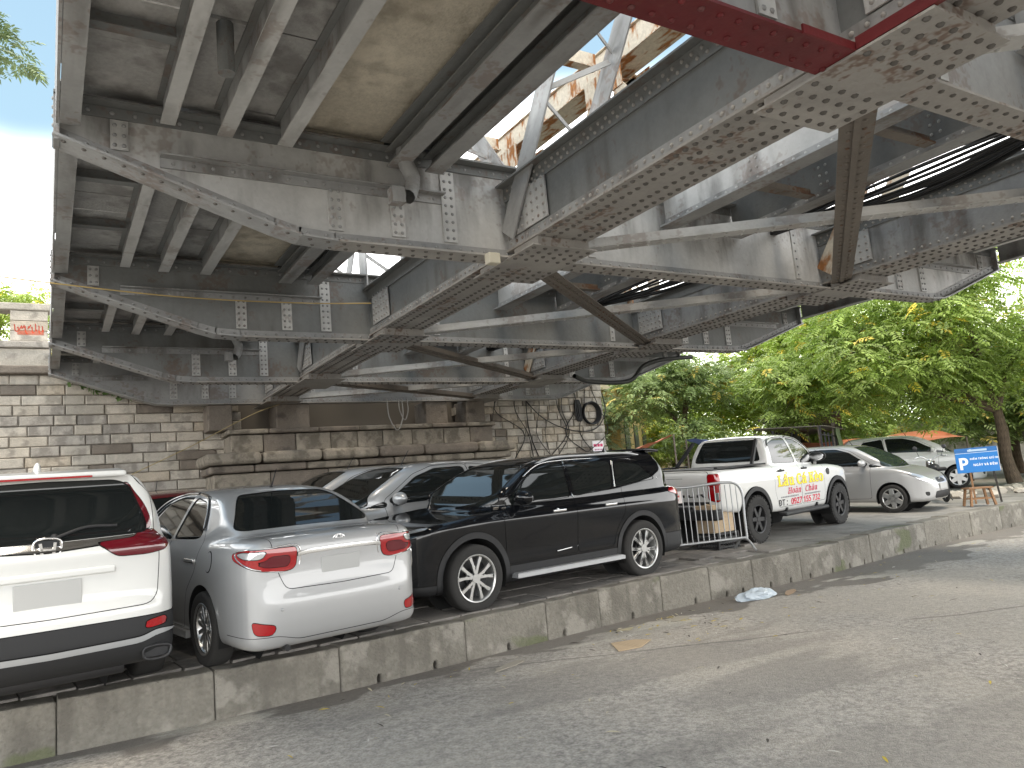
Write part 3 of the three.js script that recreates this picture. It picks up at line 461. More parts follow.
// climbing weeds rooted in the joints under the fascia
{
  const r = rng(12), leaf = new THREE.PlaneGeometry(0.1, 0.06), list = []; for (let k = 0; k < 150; k++) { const g = leaf.clone(); g.rotateX(r() * 3).rotateY(r() * 6).rotateZ(r() * 6); const t = r(); g.translate(0.45 + t * 1.0 + (r() - 0.5) * 0.25, 4.72 - t * 0.35 + (r() - 0.5) * 0.3, WZ + 0.1 + r() * 0.2); list.push(g); }
  const w = thing('wall_weed', 'small green weed sprouting from the wall top beside the bridge edge', 'plant'); mesh('leaves', list, std({ color: rgb(0.09, 0.15, 0.04), roughness: 0.9, side: THREE.DoubleSide }), w); mesh('stem', tube([[0.45, 4.74, WZ + 0.02], [0.8, 4.66, WZ + 0.15], [1.4, 4.42, WZ + 0.14]], 0.012, 12, 5), plain(0.08, 0.06, 0.03), w);
}
// wires strung under the bridge
{
  const wire = (pts, r, mat, label) => { const m = mesh('wire', tube(pts, r, 40, 5), mat, scene); m.userData = { label, category: 'wire' }; };
  wire([[-2.5, 4.75, -10.0], [0.1, 4.62, -10.35], [1.6, 4.55, -10.42], [3.2, 4.56, -10.42], [4.1, 4.6, -10.4]], 0.009, plain(0.5, 0.36, 0.14), 'yellow wire strung across the second cross beam');
  wire([[1.5, 2.7, -17.4], [2.6, 3.2, -17.0], [3.9, 3.85, -17.0], [4.6, 4.1, -17.2]], 0.009, plain(0.35, 0.28, 0.14), 'pale wire slanting up the stone wall to the bridge seat');
  const loops = [[7.1, -16.9, 0.75, 0.2], [7.35, -17.0, 0.5, 0.12]];
  loops.forEach(([x, z, d, w], k) => wire([[x - w, 4.1, z], [x - w * 0.9, 4.1 - d * 0.6, z + 0.05], [x, 4.1 - d, z + 0.05], [x + w * 0.8, 4.1 - d * 0.6, z + 0.04], [x + w * 0.9, 4.1, z]], 0.014, plain(0.3, 0.29, 0.27), k ? 'small loop of pale wire under the bridge end' : 'large loop of pale wire hanging under the bridge end'));
  const bundle = [], r = rng(61); for (let k = 0; k < 22; k++) { const x = (r() - 0.5) * 0.85, y = (r() - 0.5) * 0.3, pts = []; for (let z = 3; z > -17; z -= 0.8) { let d = 9; for (const q of BZ) d = Math.min(d, Math.abs(z - q)); const s = 0.16 + 0.84 * sstep(0.1, 1.6, d); pts.push([8.36 + x * s + (r() - 0.5) * 0.04, 4.83 + y * s - 0.05 * s + (r() - 0.5) * 0.03, z]); } bundle.push(tube(pts, 0.011 + r() * 0.012, 90, 5)); }
  const b = mesh('cable_bundle', bundle, M.cable, scene); b.userData = { kind: 'stuff', label: 'bundle of black cables running along inside the right truss', category: 'cables' };
  const d = mesh('drain_pipe', tube([[9.7, 4.02, -13.2], [10.3, 3.95, -13.5], [11.6, 4.0, -13.6], [12.1, 4.35, -13.7], [12.6, 4.5, -13.75], [13.8, 4.62, -13.8]], 0.05, 40, 8), plain(0.03, 0.03, 0.028, 0.6), scene); d.userData = { label: 'thin black pipe cranked out from under the right side of the bridge', category: 'pipe' };
}
// ---------------------------------------------------------------- trees
M.bark = std({ map: colourTex(256, 256, (u, v) => mulc([0.13, 0.095, 0.065], 0.55 + 0.9 * fbm(u, v, 24, 6, 4, 951)), 0.8), bumpMap: greyTex(256, 256, (u, v) => fbm(u, v, 30, 6, 4, 955), 0.8), bumpScale: 0.03, roughness: 0.95 });
const leafMat = (r, g, b) => phys({ color: rgb(r, g, b), roughness: 0.62, transmission: 0.45, thickness: 0, side: THREE.DoubleSide });
// a spray: a twig with pairs of pointed leaflets
function sprayGeo(n, L, W, seed) {
  const r = rng(seed), P = [];
  const leaf = (px, py, pz, ax, ay, az, len, wid) => { const d = new THREE.Vector3(ax, ay, az).normalize(), s = new THREE.Vector3().crossVectors(d, new THREE.Vector3(r() - 0.5, 1, r() - 0.5)).normalize().multiplyScalar(wid), o = new THREE.Vector3(px, py, pz), m = o.clone().addScaledVector(d, len * 0.45), t = o.clone().addScaledVector(d, len); t.y -= len * 0.22; m.y += len * 0.05; const a = m.clone().add(s), b = m.clone().sub(s); a.y -= wid * 0.35; b.y -= wid * 0.35; for (const q of [o, a, m, m, a, t, o, m, b, b, m, t]) P.push(q.x, q.y, q.z); };
  for (let k = 0; k < n; k++) { const t = (k + 0.6) / n, s = k % 2 ? 1 : -1, y = -0.25 * t * t * L; leaf(0, y, t * L, s * (0.8 + 0.3 * r()), -0.15 + 0.3 * r(), 0.5, W * (1.9 + r() * 0.7), W * 0.42); }
  leaf(0, -0.25 * L, L, 0, -0.3, 1, W * 2.3, W * 0.45);
  const g = new THREE.BufferGeometry(); g.setAttribute('position', new THREE.Float32BufferAttribute(P, 3)); g.computeVertexNormals(); g.setAttribute('uv', new THREE.Float32BufferAttribute(new Float32Array(P.length / 3 * 2), 2)); return g;
}
// spec: base, blobs [x, y, z, rx, ry, rz, n sprays], trunk radius
function tree(label, group, base, fork, blobs, tr, o) {
  const t = thing(o.name || 'street_tree', label, 'tree', base, 0, group), r = rng(o.seed), V = (a) => new THREE.Vector3(a[0] - base[0], a[1] - base[1], a[2] - base[2]);
  const wood = [], F = V(fork), lean = o.lean || 0;
  const limb = (pts, r0, r1) => { const c = new THREE.CatmullRomCurve3(pts), n = Math.max(6, Math.round(c.getLength() * 3)), g = new THREE.TubeGeometry(c, n, 1, 7), p = g.attributes.position; for (let i = 0; i <= n; i++) { const q = c.getPointAt(i / n), rad = mix(r0, r1, Math.pow(i / n, 0.8)) * (1 + 0.08 * Math.sin(i * 1.7)); for (let k = 0; k <= 7; k++) { const v = i * 8 + k; p.setXYZ(v, q.x + (p.getX(v) - q.x) * rad, q.y + (p.getY(v) - q.y) * rad, q.z + (p.getZ(v) - q.z) * rad); } } const uv = g.attributes.uv; for (let i = 0; i < uv.count; i++) uv.setXY(i, uv.getY(i) * 6.28 * r0, uv.getX(i) * c.getLength()); return g; };
  const foot = new THREE.Vector3(0, -0.1, 0);
  wood.push(limb([foot, F.clone().multiplyScalar(0.35).add(new THREE.Vector3((r() - 0.5) * 0.2, 0, (r() - 0.5) * 0.2)), F.clone().multiplyScalar(0.7), F], tr * 1.15, tr * 0.72));
  const M4 = [], tint = [], up = new THREE.Vector3(0, 1, 0), q = new THREE.Quaternion(), e = new THREE.Euler();
  blobs.forEach((b, bi) => {
    const c = V(b), [rx, ry, rz, n] = [b[3], b[4], b[5], b[6]];
    const mid = F.clone().lerp(c, 0.5).add(new THREE.Vector3((r() - 0.5) * 0.6, 0.25 * ry, (r() - 0.5) * 0.6));
    wood.push(limb([F.clone().add(new THREE.Vector3(0, -0.1, 0)), mid, c], tr * 0.55, tr * 0.2));
    // twigs end in clumps; each clump carries many sprays
    const nc = Math.max(8, Math.round(n / 26));
    for (let k = 0; k < nc; k++) {
      const u = r() * 2 - 1, a = r() * 6.283, s = Math.sqrt(1 - u * u), rr = 0.45 + 0.6 * Math.pow(r(), 0.6), lump = 0.85 + 0.3 * Math.sin(a * 3 + bi) ;
      const tip = new THREE.Vector3(c.x + s * Math.cos(a) * rx * rr * lump, c.y + u * ry * rr, c.z + s * Math.sin(a) * rz * rr * lump);
      if (k % 2 === 0) wood.push(limb([c.clone().lerp(mid, r() * 0.3), c.clone().lerp(tip, 0.5).add(new THREE.Vector3(0, 0.15 * ry, 0)), tip], tr * 0.12, tr * 0.03));
      const cr = o.clump * (0.7 + 0.6 * r()), cn = Math.round(n / nc * (0.6 + 0.8 * r())), ct = 0.8 + 0.4 * r();
      for (let j = 0; j < cn; j++) {
        const u2 = r() * 2 - 1, a2 = r() * 6.283, s2 = Math.sqrt(1 - u2 * u2), d = cr * Math.cbrt(0.15 + 0.85 * r());
        const pos = new THREE.Vector3(tip.x + s2 * Math.cos(a2) * d * 1.25, tip.y + u2 * d * 0.62, tip.z + s2 * Math.sin(a2) * d * 1.25), sc = o.size * (0.7 + 0.6 * r());
        e.set(-0.3 + r() * 0.9, a2 + (r() - 0.5) * 1.6 , (r() - 0.5) * 0.9, 'YXZ'); e.y = Math.PI / 2 - a2 + (r() - 0.5) * 1.6; q.setFromEuler(e);
        M4.push(new THREE.Matrix4().compose(pos, q, new THREE.Vector3(sc, sc, sc))); const v = ct * (0.75 + 0.5 * r()), yel = r() < 0.035 ? 1 : 0; tint.push(rgb(v * (1 + yel * 1.6), v * (1 + yel * 0.5), v * 0.9));
      }
    }
  });
  mesh('trunk', wood.slice(0, 1), M.bark, t); mesh('branches', wood.slice(1), M.bark, t);
  const im = new THREE.InstancedMesh(sprayGeo(o.leaflets || 9, 1, o.leafW || 0.2, o.seed), o.mat, M4.length); im.name = 'crown'; im.userData.kind = 'stuff';
  M4.forEach((m, i) => { im.setMatrixAt(i, m); im.setColorAt(i, tint[i]); }); t.add(im); return t;
}
M.leafA = leafMat(0.36, 0.48, 0.10); M.leafB = leafMat(0.42, 0.53, 0.10); M.leafC = leafMat(0.30, 0.40, 0.14); M.leafD = leafMat(0.38, 0.46, 0.10); M.leafPale = leafMat(0.26, 0.33, 0.17);
const gy = (z) => groundY(Math.max(z, -22));
tree('large leafy tree with forked dark trunk beside the blue parking sign', 'trees beyond the car park', [23.7, gy(-11.6), -11.6], [23.5, 2.9, -11.7], [[22.6, 5.2, -12.6, 2.4, 1.9, 2.2, 2400], [20.6, 4.9, -14.2, 2.2, 1.7, 2.2, 2400], [24.6, 4.6, -10.0, 2.2, 2.2, 2.2, 1600], [22.0, 7.2, -12.0, 2.2, 1.2, 2.2, 1200], [19.6, 3.9, -15.2, 1.5, 1.1, 1.5, 1100], [23.0, 3.6, -13.0, 1.8, 0.8, 1.6, 700]], 0.18, { seed: 1, clump: 0.62, size: 0.34, mat: M.leafA });
tree('bright lime green tree behind the white pickup truck', 'trees beyond the car park', [25.4, gy(-19.8), -19.8], [25.3, 3.4, -19.8], [[24.6, 5.4, -20.2, 2.6, 1.9, 2.6, 2200], [27.0, 5.6, -18.6, 2.6, 2.1, 2.6, 1800], [25.6, 7.3, -19.6, 2.1, 1.1, 2.1, 1100], [22.6, 4.4, -20.6, 1.7, 1.2, 1.7, 900]], 0.22, { seed: 2, clump: 0.7, size: 0.42, mat: M.leafB });
tree('small branching tree right of the stone abutment', 'trees beyond the car park', [19.6, gy(-20.2), -20.2], [19.4, 3.5, -20.2], [[18.6, 4.7, -20.8, 1.5, 0.9, 1.5, 900], [20.0, 4.9, -19.9, 1.6, 1.0, 1.6, 900], [19.5, 5.6, -20.2, 1.5, 0.7, 1.5, 500], [19.3, 2.9, -19.6, 0.9, 0.7, 0.8, 300]], 0.16, { seed: 3, clump: 0.5, size: 0.32, mat: M.leafC });
tree('slim tree with drooping leaves at the corner of the abutment', 'trees beyond the car park', [18.4, gy(-23), -23], [18.2, 3.0, -23.0], [[17.6, 3.9, -23.0, 1.3, 1.3, 1.2, 900], [17.9, 5.6, -24.5, 2.2, 0.7, 1.8, 900]], 0.12, { seed: 4, clump: 0.5, size: 0.3, mat: M.leafPale });
const far = [[20.5, -31, 5.8, 3.0, 'yellow green tree far behind the abutment corner', M.leafD, 5], [27, -29, 6.2, 3.4, 'far tree rising behind the small branching tree', M.leafB, 6], [34, -25, 6.2, 3.6, 'far tree in the gap between the pickup and the right tree', M.leafA, 7], [31, -15, 5.6, 3.0, 'dark bushy tree at the right edge behind the trunk', M.leafC, 8], [40, -20, 7.0, 4.2, 'tall distant tree behind the right tree', M.leafC, 9], [14.5, -40, 7.5, 3.2, 'distant tree almost hidden by the abutment', M.leafC, 10], [30.5, -10.5, 5.2, 3.0, 'leafy tree at the far right edge of the street', M.leafA, 15]];
for (const [x, z, h, w, label, mat, seed] of far) tree(label, 'trees far behind', [x, gy(z), z], [x, h * 0.42, z], [[x, h * 0.78, z, w, h * 0.34, w, 1500], [x + w * 0.5, h * 0.6, z + 0.5, w * 0.7, h * 0.24, w * 0.7, 700], [x - w * 0.6, h * 0.62, z, w * 0.7, h * 0.26, w * 0.7, 700]], 0.2, { seed, clump: 0.8, size: 0.5, mat, name: 'far_tree' });
tree('green tree rising above the balustrade on the far left', 'trees above the wall', [-1.6, 4.8, -30], [-1.6, 6.8, -30], [[-1.2, 8.9, -30, 1.9, 1.3, 1.5, 1000], [-3.6, 8.6, -30, 2.0, 1.6, 1.6, 700]], 0.16, { seed: 11, clump: 0.5, size: 0.34, mat: M.leafB, name: 'far_tree' });
tree('second tree above the balustrade close to the bridge edge', 'trees above the wall', [0.7, 4.8, -27], [0.7, 6.2, -27], [[0.6, 7.6, -27, 0.9, 1.2, 0.9, 700]], 0.1, { seed: 12, clump: 0.4, size: 0.3, mat: M.leafB, name: 'far_tree' });
tree('roadside tree left of the view with one twig reaching into the sky', null, [-5.2, 0.4, -9.4], [-4.6, 4.6, -9.2], [[-4.2, 6.9, -9.0, 1.6, 1.1, 1.6, 500], [-0.66, 6.38, -8.2, 0.5, 0.22, 0.4, 190]], 0.16, { seed: 13, clump: 0.2, size: 0.13, mat: M.leafPale, leafW: 0.24 });
// lettering in relief
const font = await new FontLoader().loadAsync('fonts/droid/droid_sans_bold.typeface.json');
const TXT = (t, size, depth) => new TextGeometry(t, { font, size, depth, curveSegments: 3, bevelEnabled: false });
// ---------------------------------------------------------------- car kit
// A body is the smooth meeting of a side outline, a plan outline and a cross-section; its skin is meshed once and then trimmed into panels, panes and lamps.
function chaikin(p, it = 2) { for (let k = 0; k < it; k++) { const o = []; for (let i = 0; i < p.length; i++) { const a = p[i], b = p[(i + 1) % p.length]; o.push([a[0] * 0.78 + b[0] * 0.22, a[1] * 0.78 + b[1] * 0.22], [a[0] * 0.22 + b[0] * 0.78, a[1] * 0.22 + b[1] * 0.78]); } p = o; } return p; }
function polyDist(P) {
  const n = P.length; return (x, y) => {
    let d = 1e9, s = 1;
    for (let i = 0, j = n - 1; i < n; j = i++) { const ex = P[j][0] - P[i][0], ey = P[j][1] - P[i][1], wx = x - P[i][0], wy = y - P[i][1], t = clamp((wx * ex + wy * ey) / (ex * ex + ey * ey + 1e-12)), bx = wx - ex * t, by = wy - ey * t; d = Math.min(d, bx * bx + by * by); const c1 = y >= P[i][1], c2 = y < P[j][1], c3 = ex * wy > ey * wx; if ((c1 && c2 && c3) || (!c1 && !c2 && !c3)) s = -s; }
    return s * Math.sqrt(d);
  };
}
function roundPoly(p, r = 0.05) { const o = [], n = p.length; for (let i = 0; i < n; i++) { const a = p[(i + n - 1) % n], b = p[i], c = p[(i + 1) % n], la = Math.hypot(a[0] - b[0], a[1] - b[1]), lc = Math.hypot(c[0] - b[0], c[1] - b[1]), ra = Math.min(r, la * 0.42) / la, rc = Math.min(r, lc * 0.42) / lc, p0 = [mix(b[0], a[0], ra), mix(b[1], a[1], ra)], p1 = [mix(b[0], c[0], rc), mix(b[1], c[1], rc)]; for (let q = 0; q <= 3; q++) { const t = q / 3; o.push([(1 - t) * (1 - t) * p0[0] + 2 * t * (1 - t) * b[0] + t * t * p1[0], (1 - t) * (1 - t) * p0[1] + 2 * t * (1 - t) * b[1] + t * t * p1[1]]); } } return o; }
class Table { constructor(x0, y0, nx, ny, h, f) { Object.assign(this, { x0, y0, nx, ny, h }); this.d = new Float32Array(nx * ny); for (let j = 0; j < ny; j++) for (let i = 0; i < nx; i++) this.d[j * nx + i] = f(x0 + i * h, y0 + j * h); }
  get(x, y) { const { nx, ny, d } = this; let u = (x - this.x0) / this.h, v = (y - this.y0) / this.h; u = u < 0 ? 0 : u > nx - 1.001 ? nx - 1.001 : u; v = v < 0 ? 0 : v > ny - 1.001 ? ny - 1.001 : v; const i = u | 0, j = v | 0, a = u - i, b = v - j, o = j * nx + i; return (d[o] * (1 - a) + d[o + 1] * a) * (1 - b) + (d[o + nx] * (1 - a) + d[o + nx + 1] * a) * b; } }
const smax = (a, b, k) => { const h = Math.max(k - Math.abs(a - b), 0); return Math.max(a, b) + h * h / (4 * k); };
const smin = (a, b, k) => { const h = Math.max(k - Math.abs(a - b), 0); return Math.min(a, b) - h * h / (4 * k); };
const mirrorHalf = (h) => [...h.map(([a, z]) => [a, z]), ...h.slice().reverse().map(([a, z]) => [a, -z])];
class Skin {
  constructor(S) {
    const h = S.cell, x0 = -0.12, y0 = 0.02, hz = S.W / 2 + 0.12, nx = Math.ceil((S.L + 0.24) / h) + 1, ny = Math.ceil((S.H + 0.12) / h) + 1, nzh = Math.ceil(hz / h), nz = 2 * nzh + 1, z0 = -nzh * h;
    const kl = S.kl || 0.08, ku = S.ku || 0.07, kj = S.kj || 0.03;
    const mk = (o) => { const a = polyDist(chaikin(o.side, o.it || 2)), b = polyDist(chaikin(mirrorHalf(o.plan), 2)), c = polyDist(chaikin(mirrorHalf(o.sect.map(([y, z]) => [y, z])), 2)); return [new Table(x0, y0, nx, ny, h, a), new Table(x0, z0, nx, nz, h, b), new Table(y0, z0, ny, nz, h, c)]; };
    const Ls = mk(S.lower), Us = mk(S.upper);
    this.F = (x, y, z) => smin(smax(smax(Ls[0].get(x, y), Ls[1].get(x, z), kl), Ls[2].get(y, z), kl), smax(smax(Us[0].get(x, y), Us[1].get(x, z), ku), Us[2].get(y, z), ku), kj);
    const F = new Float32Array(nx * ny * nz), id = (i, j, k) => (k * ny + j) * nx + i;
    for (let k = 0; k < nz; k++) for (let j = 0; j < ny; j++) { const ql = Ls[2].d[k * ny + j], qu = Us[2].d[k * ny + j]; for (let i = 0; i < nx; i++) { const l = smax(smax(Ls[0].d[j * nx + i], Ls[1].d[k * nx + i], kl), ql, kl), u = smax(smax(Us[0].d[j * nx + i], Us[1].d[k * nx + i], ku), qu, ku); F[id(i, j, k)] = smin(l, u, kj); } }
    const vid = new Int32Array(nx * ny * nz).fill(-1), P = [], I = [], off = [[0, 0, 0], [1, 0, 0], [0, 1, 0], [1, 1, 0], [0, 0, 1], [1, 0, 1], [0, 1, 1], [1, 1, 1]], E = [[0, 1], [2, 3], [4, 5], [6, 7], [0, 2], [1, 3], [4, 6], [5, 7], [0, 4], [1, 5], [2, 6], [3, 7]];
    for (let k = 0; k < nz - 1; k++) for (let j = 0; j < ny - 1; j++) for (let i = 0; i < nx - 1; i++) {
      const o = id(i, j, k), sx1 = nx, sx2 = nx * ny, a0 = F[o], a1 = F[o + 1], a2 = F[o + sx1], a3 = F[o + sx1 + 1], a4 = F[o + sx2], a5 = F[o + sx2 + 1], a6 = F[o + sx2 + sx1], a7 = F[o + sx2 + sx1 + 1];
      const neg = (a0 < 0) + (a1 < 0) + (a2 < 0) + (a3 < 0) + (a4 < 0) + (a5 < 0) + (a6 < 0) + (a7 < 0); if (neg === 0 || neg === 8) continue; const v = [a0, a1, a2, a3, a4, a5, a6, a7]; let sx = 0, sy = 0, sz = 0, n = 0;
      for (const [a, b] of E) if ((v[a] < 0) !== (v[b] < 0)) { const t = v[a] / (v[a] - v[b]); sx += mix(off[a][0], off[b][0], t); sy += mix(off[a][1], off[b][1], t); sz += mix(off[a][2], off[b][2], t); n++; }
      vid[id(i, j, k)] = P.length / 3; P.push(x0 + (i + sx / n) * h, y0 + (j + sy / n) * h, z0 + (k + sz / n) * h);
    }
    const quad = (a, b, c, d, flip) => { if (a < 0 || b < 0 || c < 0 || d < 0) return; if (flip) I.push(a, c, b, a, d, c); else I.push(a, b, c, a, c, d); };
    for (let k = 1; k < nz - 1; k++) for (let j = 1; j < ny - 1; j++) for (let i = 1; i < nx - 1; i++) {
      const f0 = F[id(i, j, k)] < 0;
      if (f0 !== F[id(i + 1, j, k)] < 0) quad(vid[id(i, j - 1, k - 1)], vid[id(i, j, k - 1)], vid[id(i, j, k)], vid[id(i, j - 1, k)], !f0);
      if (f0 !== F[id(i, j + 1, k)] < 0) quad(vid[id(i - 1, j, k - 1)], vid[id(i - 1, j, k)], vid[id(i, j, k)], vid[id(i, j, k - 1)], !f0);
      if (f0 !== F[id(i, j, k + 1)] < 0) quad(vid[id(i - 1, j - 1, k)], vid[id(i, j - 1, k)], vid[id(i, j, k)], vid[id(i - 1, j, k)], !f0);
    }
    this.P = P; this.N = new Array(P.length); this.h = h;
    for (let v = 0; v < P.length; v += 3) this.settle(v);
    this.I = I;
  }
  grad(x, y, z) { const e = 0.012, F = this.F, a = F(x + e, y, z) - F(x - e, y, z), b = F(x, y + e, z) - F(x, y - e, z), c = F(x, y, z + e) - F(x, y, z - e), l = Math.hypot(a, b, c) || 1; return [a / l, b / l, c / l]; }
  settle(v) { const P = this.P; for (let q = 0; q < 2; q++) { const g = this.grad(P[v], P[v + 1], P[v + 2]), f = clamp(this.F(P[v], P[v + 1], P[v + 2]), -0.02, 0.02); P[v] -= g[0] * f; P[v + 1] -= g[1] * f; P[v + 2] -= g[2] * f; } const g = this.grad(P[v], P[v + 1], P[v + 2]); this.N[v] = g[0]; this.N[v + 1] = g[1]; this.N[v + 2] = g[2]; }
  split(I, f) {                            // triangles with f < 0, and the rest
    const P = this.P, N = this.N, nv = P.length / 3, val = new Float64Array(nv).fill(NaN), cut = new Map(), A = [], Bq = [];
    const at = (i) => { let v = val[i]; if (v !== v) { v = f(P[i * 3], P[i * 3 + 1], P[i * 3 + 2], N[i * 3 + 2]); if (Math.abs(v) < 1e-5) v = 1e-5; val[i] = v; } return v; };
    const edge = (a, b) => { const key = a < b ? a * 4194304 + b : b * 4194304 + a; let c = cut.get(key); if (c === undefined) { const t = at(a) / (at(a) - at(b)); c = P.length / 3; for (let q = 0; q < 3; q++) { P.push(mix(P[a * 3 + q], P[b * 3 + q], t)); N.push(mix(N[a * 3 + q], N[b * 3 + q], t)); } cut.set(key, c); } return c; };
    for (let t = 0; t < I.length; t += 3) {
      const i0 = I[t], i1 = I[t + 1], i2 = I[t + 2], s0 = at(i0) < 0, s1 = at(i1) < 0, s2 = at(i2) < 0, n = s0 + s1 + s2;
      if (n === 3) { A.push(i0, i1, i2); continue; } if (n === 0) { Bq.push(i0, i1, i2); continue; }
      const v = [i0, i1, i2], s = [s0, s1, s2];
      { const k = n === 1 ? s.indexOf(true) : s.indexOf(false), a = v[k], b = v[(k + 1) % 3], c = v[(k + 2) % 3], ab = edge(a, b), ac = edge(a, c); (n === 1 ? A : Bq).push(a, ab, ac); (n === 1 ? Bq : A).push(ab, b, c, ab, c, ac); }
    }
    return [A, Bq];
  }
  geo(I, off = 0, dx = 0, uvf = null) {
    const map = new Map(), p = [], n = [], u = [], idx = []; const { P, N } = this;
    for (const i of I) { let m = map.get(i); if (m === undefined) { m = p.length / 3; map.set(i, m); const l = Math.hypot(N[i * 3], N[i * 3 + 1], N[i * 3 + 2]) || 1, a = N[i * 3] / l, b = N[i * 3 + 1] / l, c = N[i * 3 + 2] / l; p.push(P[i * 3] + a * off - dx, P[i * 3 + 1] + b * off, P[i * 3 + 2] + c * off); n.push(a, b, c); const w = uvf ? uvf(P[i * 3], P[i * 3 + 1], P[i * 3 + 2]) : [P[i * 3] + P[i * 3 + 2] * 0.3, P[i * 3 + 1]]; u.push(w[0], w[1]); } idx.push(m); }
    const g = new THREE.BufferGeometry(); g.setAttribute('position', new THREE.Float32BufferAttribute(p, 3)); g.setAttribute('normal', new THREE.Float32BufferAttribute(n, 3)); g.setAttribute('uv', new THREE.Float32BufferAttribute(u, 2)); g.setIndex(idx); return g;
  }
  sideZ(x, y) { for (let z = 1.2; z > 0; z -= 0.01) if (this.F(x, y, z) < 0) return z + this.F(x, y, z); return 0; }
  rearX(y, z) { for (let x = -0.1; x < 3; x += 0.01) if (this.F(x, y, z) < 0) return x - this.F(x, y, z); return 9; }
  frontX(y, z, L) { for (let x = L + 0.1; x > 1; x -= 0.01) if (this.F(x, y, z) < 0) return x; return 0; }
  topY(x, z) { for (let y = 2.2; y > 0; y -= 0.01) if (this.F(x, y, z) < 0) return y; return 0; }
}
// lettering with the stacked marks that the canvas fonts lack: base letter, then a hook or a tilde stroked above it
const STACK = { '\u1EA9': ['\u00E2', 'hook'], '\u1EC2': ['\u00CA', 'hook'], '\u1EEE': ['U', 'tilde'] };
function vText(x, s, cx, y, size, stroke) {
  x.textAlign = 'left'; let w = 0; const ch = [...s].map((c) => { const b = STACK[c] ? STACK[c][0] : c, m = x.measureText(b).width; w += m; return [b, STACK[c] && STACK[c][1], m, /[A-Z\u00C0-\u00DE]/.test(b)]; }); let px = cx - w / 2;
  for (const [b, mark, m, cap] of ch) { if (stroke) x.strokeText(b, px, y); x.fillText(b, px, y); if (mark) { const lw = x.lineWidth, ss = x.strokeStyle; x.lineWidth = size * 0.065; x.strokeStyle = x.fillStyle; x.beginPath(); const tx = px + m * 0.72, ty = y - size * (cap ? 0.98 : 0.83); if (mark === 'hook') { x.moveTo(tx - size * 0.05, ty - size * 0.06); x.quadraticCurveTo(tx + size * 0.12, ty - size * 0.1, tx + size * 0.06, ty); x.quadraticCurveTo(tx, ty + size * 0.02, tx, ty + size * 0.06); } else { x.moveTo(px + m * 0.2, ty + size * 0.14); x.quadraticCurveTo(px + m * 0.4, ty, px + m * 0.55, ty + size * 0.1); x.quadraticCurveTo(px + m * 0.7, ty + size * 0.18, px + m * 0.85, ty + size * 0.04); x.moveTo(px + m * 0.92, y - size * 0.6); x.quadraticCurveTo(px + m * 1.08, y - size * 0.72, px + m * 1.02, y - size * 0.82); } x.stroke(); x.lineWidth = lw; x.strokeStyle = ss; } px += m; }
}
// car materials
const flake = greyTex(256, 256, (u, v) => hash((u * 256) | 0, (v * 256) | 0, 9), 0.15);
const dust = (seed) => greyTex(512, 512, (u, v) => 0.10 + 0.16 * fbm(u, v, 8, 8, 5, seed) + 0.14 * sstep(0.5, 0.7, fbm(u, v, 30, 30, 4, seed + 3)), 2);
const paint = (r, g, b, metal, rough, seed) => phys({ color: rgb(r, g, b), metalness: metal, roughness: rough, clearcoat: 1, clearcoatRoughness: 0.06, clearcoatRoughnessMap: dust(seed) });
M.paintWhite = paint(0.66, 0.66, 0.64, 0, 0.4, 3); M.paintSilver = paint(0.40, 0.40, 0.40, 0.3, 0.42, 4); M.paintBlack = phys({ color: rgb(0.004, 0.0045, 0.006), roughness: 0.05, ior: 1.55, roughnessMap: null }); M.paintGrey = paint(0.40, 0.41, 0.42, 0.5, 0.38, 6); M.paintRed = paint(0.16, 0.012, 0.016, 0.2, 0.35, 7);
M.glass = phys({ color: rgb(0.010, 0.012, 0.012), roughness: 0.03, metalness: 0, ior: 1.55 });
M.glassGreen = phys({ color: rgb(0.022, 0.032, 0.028), roughness: 0.03, ior: 1.5 });
M.plastic = plain(0.014, 0.0145, 0.016, 0.6); M.gap = plain(0.006, 0.006, 0.006, 0.9);
M.chrome = plain(0.72, 0.72, 0.72, 0.12, 1); M.alloy = plain(0.55, 0.55, 0.54, 0.32, 0.9); M.alloyDark = plain(0.03, 0.03, 0.032, 0.4, 0.4); M.silverPlastic = plain(0.42, 0.43, 0.44, 0.4, 0.5);
M.tyre = std({ color: rgb(0.026, 0.025, 0.024), roughness: 0.88, bumpMap: concBump, bumpScale: 0.004, side: THREE.DoubleSide });
M.redLens = phys({ color: rgb(0.32, 0.003, 0.006), roughness: 0.06, clearcoat: 1, clearcoatRoughness: 0.03 }); M.redLensDark = phys({ color: rgb(0.11, 0.004, 0.010), roughness: 0.1, clearcoat: 1 });
M.clearLens = phys({ color: rgb(0.55, 0.56, 0.57), roughness: 0.1, metalness: 0.6, clearcoat: 1 }); M.darkLens = phys({ color: rgb(0.05, 0.05, 0.055), roughness: 0.08, metalness: 0.3, clearcoat: 1 });
M.plate = plain(0.42, 0.42, 0.41, 0.5); M.plateBack = plain(0.5, 0.5, 0.5, 0.5);
const wheelCache = new Map();
